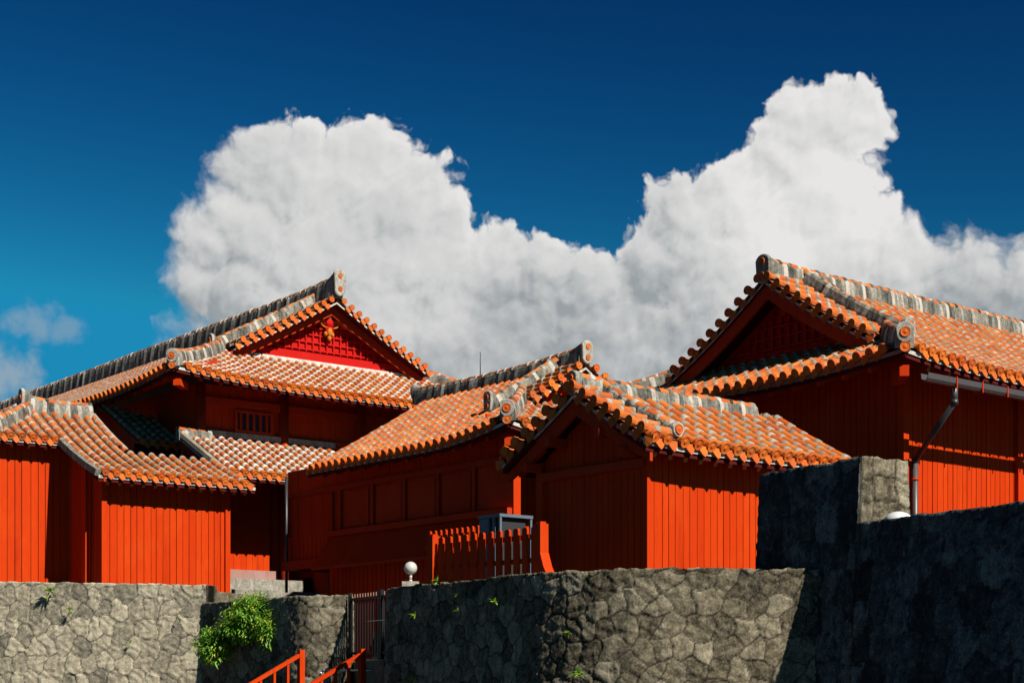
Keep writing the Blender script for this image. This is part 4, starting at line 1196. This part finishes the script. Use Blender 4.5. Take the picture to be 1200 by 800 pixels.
# upper steps to the entrance of the hall
step_box('step', 20.6, 24.1, 40.35, 40.74, 1.85, 2.75, 'broad pale stone step at the foot of the entrance, upper one of two', 'limestone')
step_box('step', 20.6, 24.55, 40.0, 40.35, 1.85, 2.41, 'lower pale stone step in front of the broad one, above the bush', 'limestone')
mb = MB(); mb.ubox(20.9, 23.3, 40.55, 40.745, 2.752, 3.01, 'pink_board'); tag(mb.build('door_sill'), 'faded pinkish wooden sill on the pale entrance step', 'sill')
mb = MB(); mb.ubox(24.15, 24.7, 40.4, 40.7, 1.85, 2.85, 'dark_wood'); tag(mb.build('wooden_box'), 'small dark wooden box beside the entrance steps in shade', 'box')

# =================================================================== red handrails
def handrail(label, top, n=9, dv=0.0):
    root = thing('handrail', label, 'handrail', W(top[0], top[1], top[2] - .9), group='red stair handrails')
    d = Vector((0, 0, 0)) - U3 * 1.0 - Z3 * .52
    T0 = W(*top)
    mb = MB(); mb.bar(T0 - Z3 * .95, T0 + Z3 * .02, .10, .10, 'red_paint', up=U3); mb.build('post', root)
    mb = MB(); mb.bar(T0 - Z3 * .06, T0 - Z3 * .06 + d * 2.6, .07, .06, 'red_paint'); mb.build('top_rail', root)
    mb = MB(); mb.bar(T0 - Z3 * .60, T0 - Z3 * .60 + d * 2.6, .05, .06, 'red_paint'); mb.build('bottom_rail', root)
    src = None
    for i in range(n):
        p = T0 + d * (.27 * (i + 1))
        if src is None:
            mb = MB(); mb.bar(p - Z3 * .60, p - Z3 * .08, .045, .045, 'red_paint', up=U3); src = mb.build('baluster', root); p0 = p
        else:
            o = src.copy(); COL.objects.link(o); o.parent = root; o.location = src.location + (p - p0)
    mb = MB(); e = T0 + d * 2.6; mb.bar(e - Z3 * .95, e + Z3 * .02, .10, .10, 'red_paint', up=U3); mb.build('post', root)
handrail('red wooden stair handrail, left one of the two', (14.45, 24.27, .42))
handrail('red wooden stair handrail, right one of the two, nearer the iron gate', (14.75, 22.76, .42))
mb = MB()
a = Vector((-3.55, 29.3, 0)); b_ = Vector((-2.2, 28.6, 0))
pp = [a + Z3 * (-.9 + CAMZ), a + Z3 * (-.02 + CAMZ), a + Vector((.03, 0, .06 + CAMZ)), a + Vector((.10, -.03, .08 + CAMZ)), b_ + Z3 * (.07 + CAMZ)]
mb.tubepath(pp, .02, 'steel', 8)
tag(mb.build('pipe_rail'), 'thin grey steel pipe rail with a bent end below the iron gate', 'rail')

# =================================================================== mast
mb = MB(); mb.cyl(Vector((-1.0, 50, 0)), Vector((-1.0, 50, 11.0)), .05, .04, 'iron'); mb.cyl(Vector((-1.0, 50, 11.0)), Vector((-1.0, 50, 11.85)), .018, .01, 'iron')
mb.cyl(Vector((-1.0, 50, 10.75)), Vector((-1.0, 50, 10.85)), .09, .09, 'iron')
tag(mb.build('lightning_rod'), 'thin dark lightning rod rising behind the middle roof ridge', 'lightning rod')

# =================================================================== plants
def leaf(mb, p, d, L, w, var):
    side = d.cross(Vector((RND.uniform(-.4, .4), RND.uniform(-.4, .4), 1))).normalized()
    m1 = p + d * (L * .45) + side * (w / 2); m2 = p + d * (L * .45) - side * (w / 2)
    e = p + d * L - Z3 * (L * .25); c = p + d * (L * .45) + side.cross(d) * (w * .15)
    n = len(mb.v); mb.v += [p, m1, e, m2, c]
    mb.face((n, n + 1, n + 4), 'leaf', var); mb.face((n + 1, n + 2, n + 4), 'leaf', var); mb.face((n + 2, n + 3, n + 4), 'leaf', var); mb.face((n + 3, n, n + 4), 'leaf', var)
bush = thing('bush', 'bright green leafy bush growing out of the shaded stone wall, yellowish at its edges', 'bush', Vector((-5.2, 33.2, 1.2)))
fol = MB(); stm = MB()
def clump(c, rx, ry, rz, nshoot, root):
    for k in range(nshoot):
        while True:
            q = Vector((RND.uniform(-1, 1), RND.uniform(-1, 1), RND.uniform(-1, 1)))
            if q.length < 1: break
        q = q * (q.length ** -.35) if q.length > .05 else q
        tip = c + Vector((q.x * rx, q.y * ry, q.z * rz)) * RND.uniform(.75, 1.12)
        base_ = c.lerp(tip, .35)
        if RND.random() < .25: stm.cyl(root, tip, .008, .004, 'hedge_trunk', 5)
        ax = (tip - base_)
        if ax.length < 1e-3: continue
        ax.normalize()
        yl = RND.random()
        for j in range(11):
            f = j / 10
            p = base_.lerp(tip, f) + Vector((RND.gauss(0, .025), RND.gauss(0, .025), RND.gauss(0, .025)))
            d = (ax * .5 + Vector((RND.uniform(-1, 1), RND.uniform(-1, 1), RND.uniform(-.9, .3)))).normalized()
            var = min(1, max(0, RND.gauss(.50, .2) + (.30 if yl > .82 else 0)))
            leaf(fol, p, d, RND.uniform(.08, .15), RND.uniform(.026, .045), var)
clump(Vector((-5.28, 32.75, 1.26 + CAMZ)), .68, .42, .48, 470, Vector((-5.2, 33.3, 1.0 + CAMZ)))
clump(Vector((-4.85, 32.4, .92 + CAMZ)), .46, .32, .42, 210, Vector((-5.1, 33.1, .9 + CAMZ)))
clump(Vector((-5.65, 32.9, .98 + CAMZ)), .50, .34, .34, 170, Vector((-5.2, 33.2, .9 + CAMZ)))
clump(Vector((-6.22, 33.15, .62 + CAMZ)), .46, .34, .44, 210, Vector((-5.9, 33.7, .8 + CAMZ)))
fol.build('foliage', bush); stm.build('stem', bush)
def weed(label, c, out, size, n):
    mb = MB()
    for k in range(n):
        d = (out * RND.uniform(.3, 1) + Vector((RND.uniform(-1, 1), RND.uniform(-.5, .5), RND.uniform(-.2, 1.1)))).normalized()
        leaf(mb, c + Vector((RND.gauss(0, .07), 0, RND.gauss(0, .07))) * size, d, size * RND.uniform(.6, 1.15), size * .24, RND.uniform(.35, .95))
    tag(mb.build('weed'), label, 'weed', 'weeds on the stone walls')
def on_line(x, y, A_, B_, push=.1):
    """meet the view line through (x,y) of the photo with a wall's plan line"""
    k = (x - 600) / F0; (ax, ay), (bx, by) = A_, B_
    # X = k*Y ; point = A + s(B-A)
    s_ = (k * ay - ax) / ((bx - ax) - k * (by - ay)); X = ax + s_ * (bx - ax); Y = ay + s_ * (by - ay)
    return Vector((X, Y, (790 - y) / F0 * Y + CAMZ))
o3 = Vector((-.85, -.52, 0)); o1 = Vector((-.24, -.97, 0))
A3, B3 = (-2.0, 25.6), (.95, 20.75)
for x, y, s_, n, lb in ((521, 682, .13, 14, 'small weed on the top edge of the shaded wall under the picket fence'), (495, 722, .12, 12, 'bright weed high on the shaded wall, farthest left'), (546, 716, .09, 10, 'tiny weed on the shaded wall left of its middle'),
                        (590, 706, .12, 12, 'pale green weed in the middle of the shaded wall, near its top'), (544, 699, .07, 8, 'tiny pale sprig close under the top of the shaded wall'), (494, 798, .14, 14, 'weed at the bottom edge of the shaded wall')):
    weed(lb, on_line(x, y, A3, B3) + o3 * .14, o3, s_, n)
for x, y, s_, n, lb in ((674, 742, .09, 10, 'yellow green sprig at the corner where the rounded wall meets the sun'), (686, 790, .15, 18, 'larger green weed at the bottom of the rounded wall corner')):
    weed(lb, on_line(x, y, A3, B3) + Vector((-.5, -.9, 0)) * .18, o3, s_, n)
for x, y, s_, n, lb in ((62, 693, .22, 26, 'dark green fern on the pale wall just below its top'), (86, 714, .16, 16, 'small bright plant on the pale wall, lower right of the fern'), (212, 726, .08, 7, 'tiny sprig on the pale wall near the bush'), (157, 752, .12, 9, 'flat little weed in a joint in the middle of the pale wall')):
    weed(lb, on_line(x, y, (-11.62, 36.0), (-6.66, 34.68)) + o1 * .14, o1, s_, n)
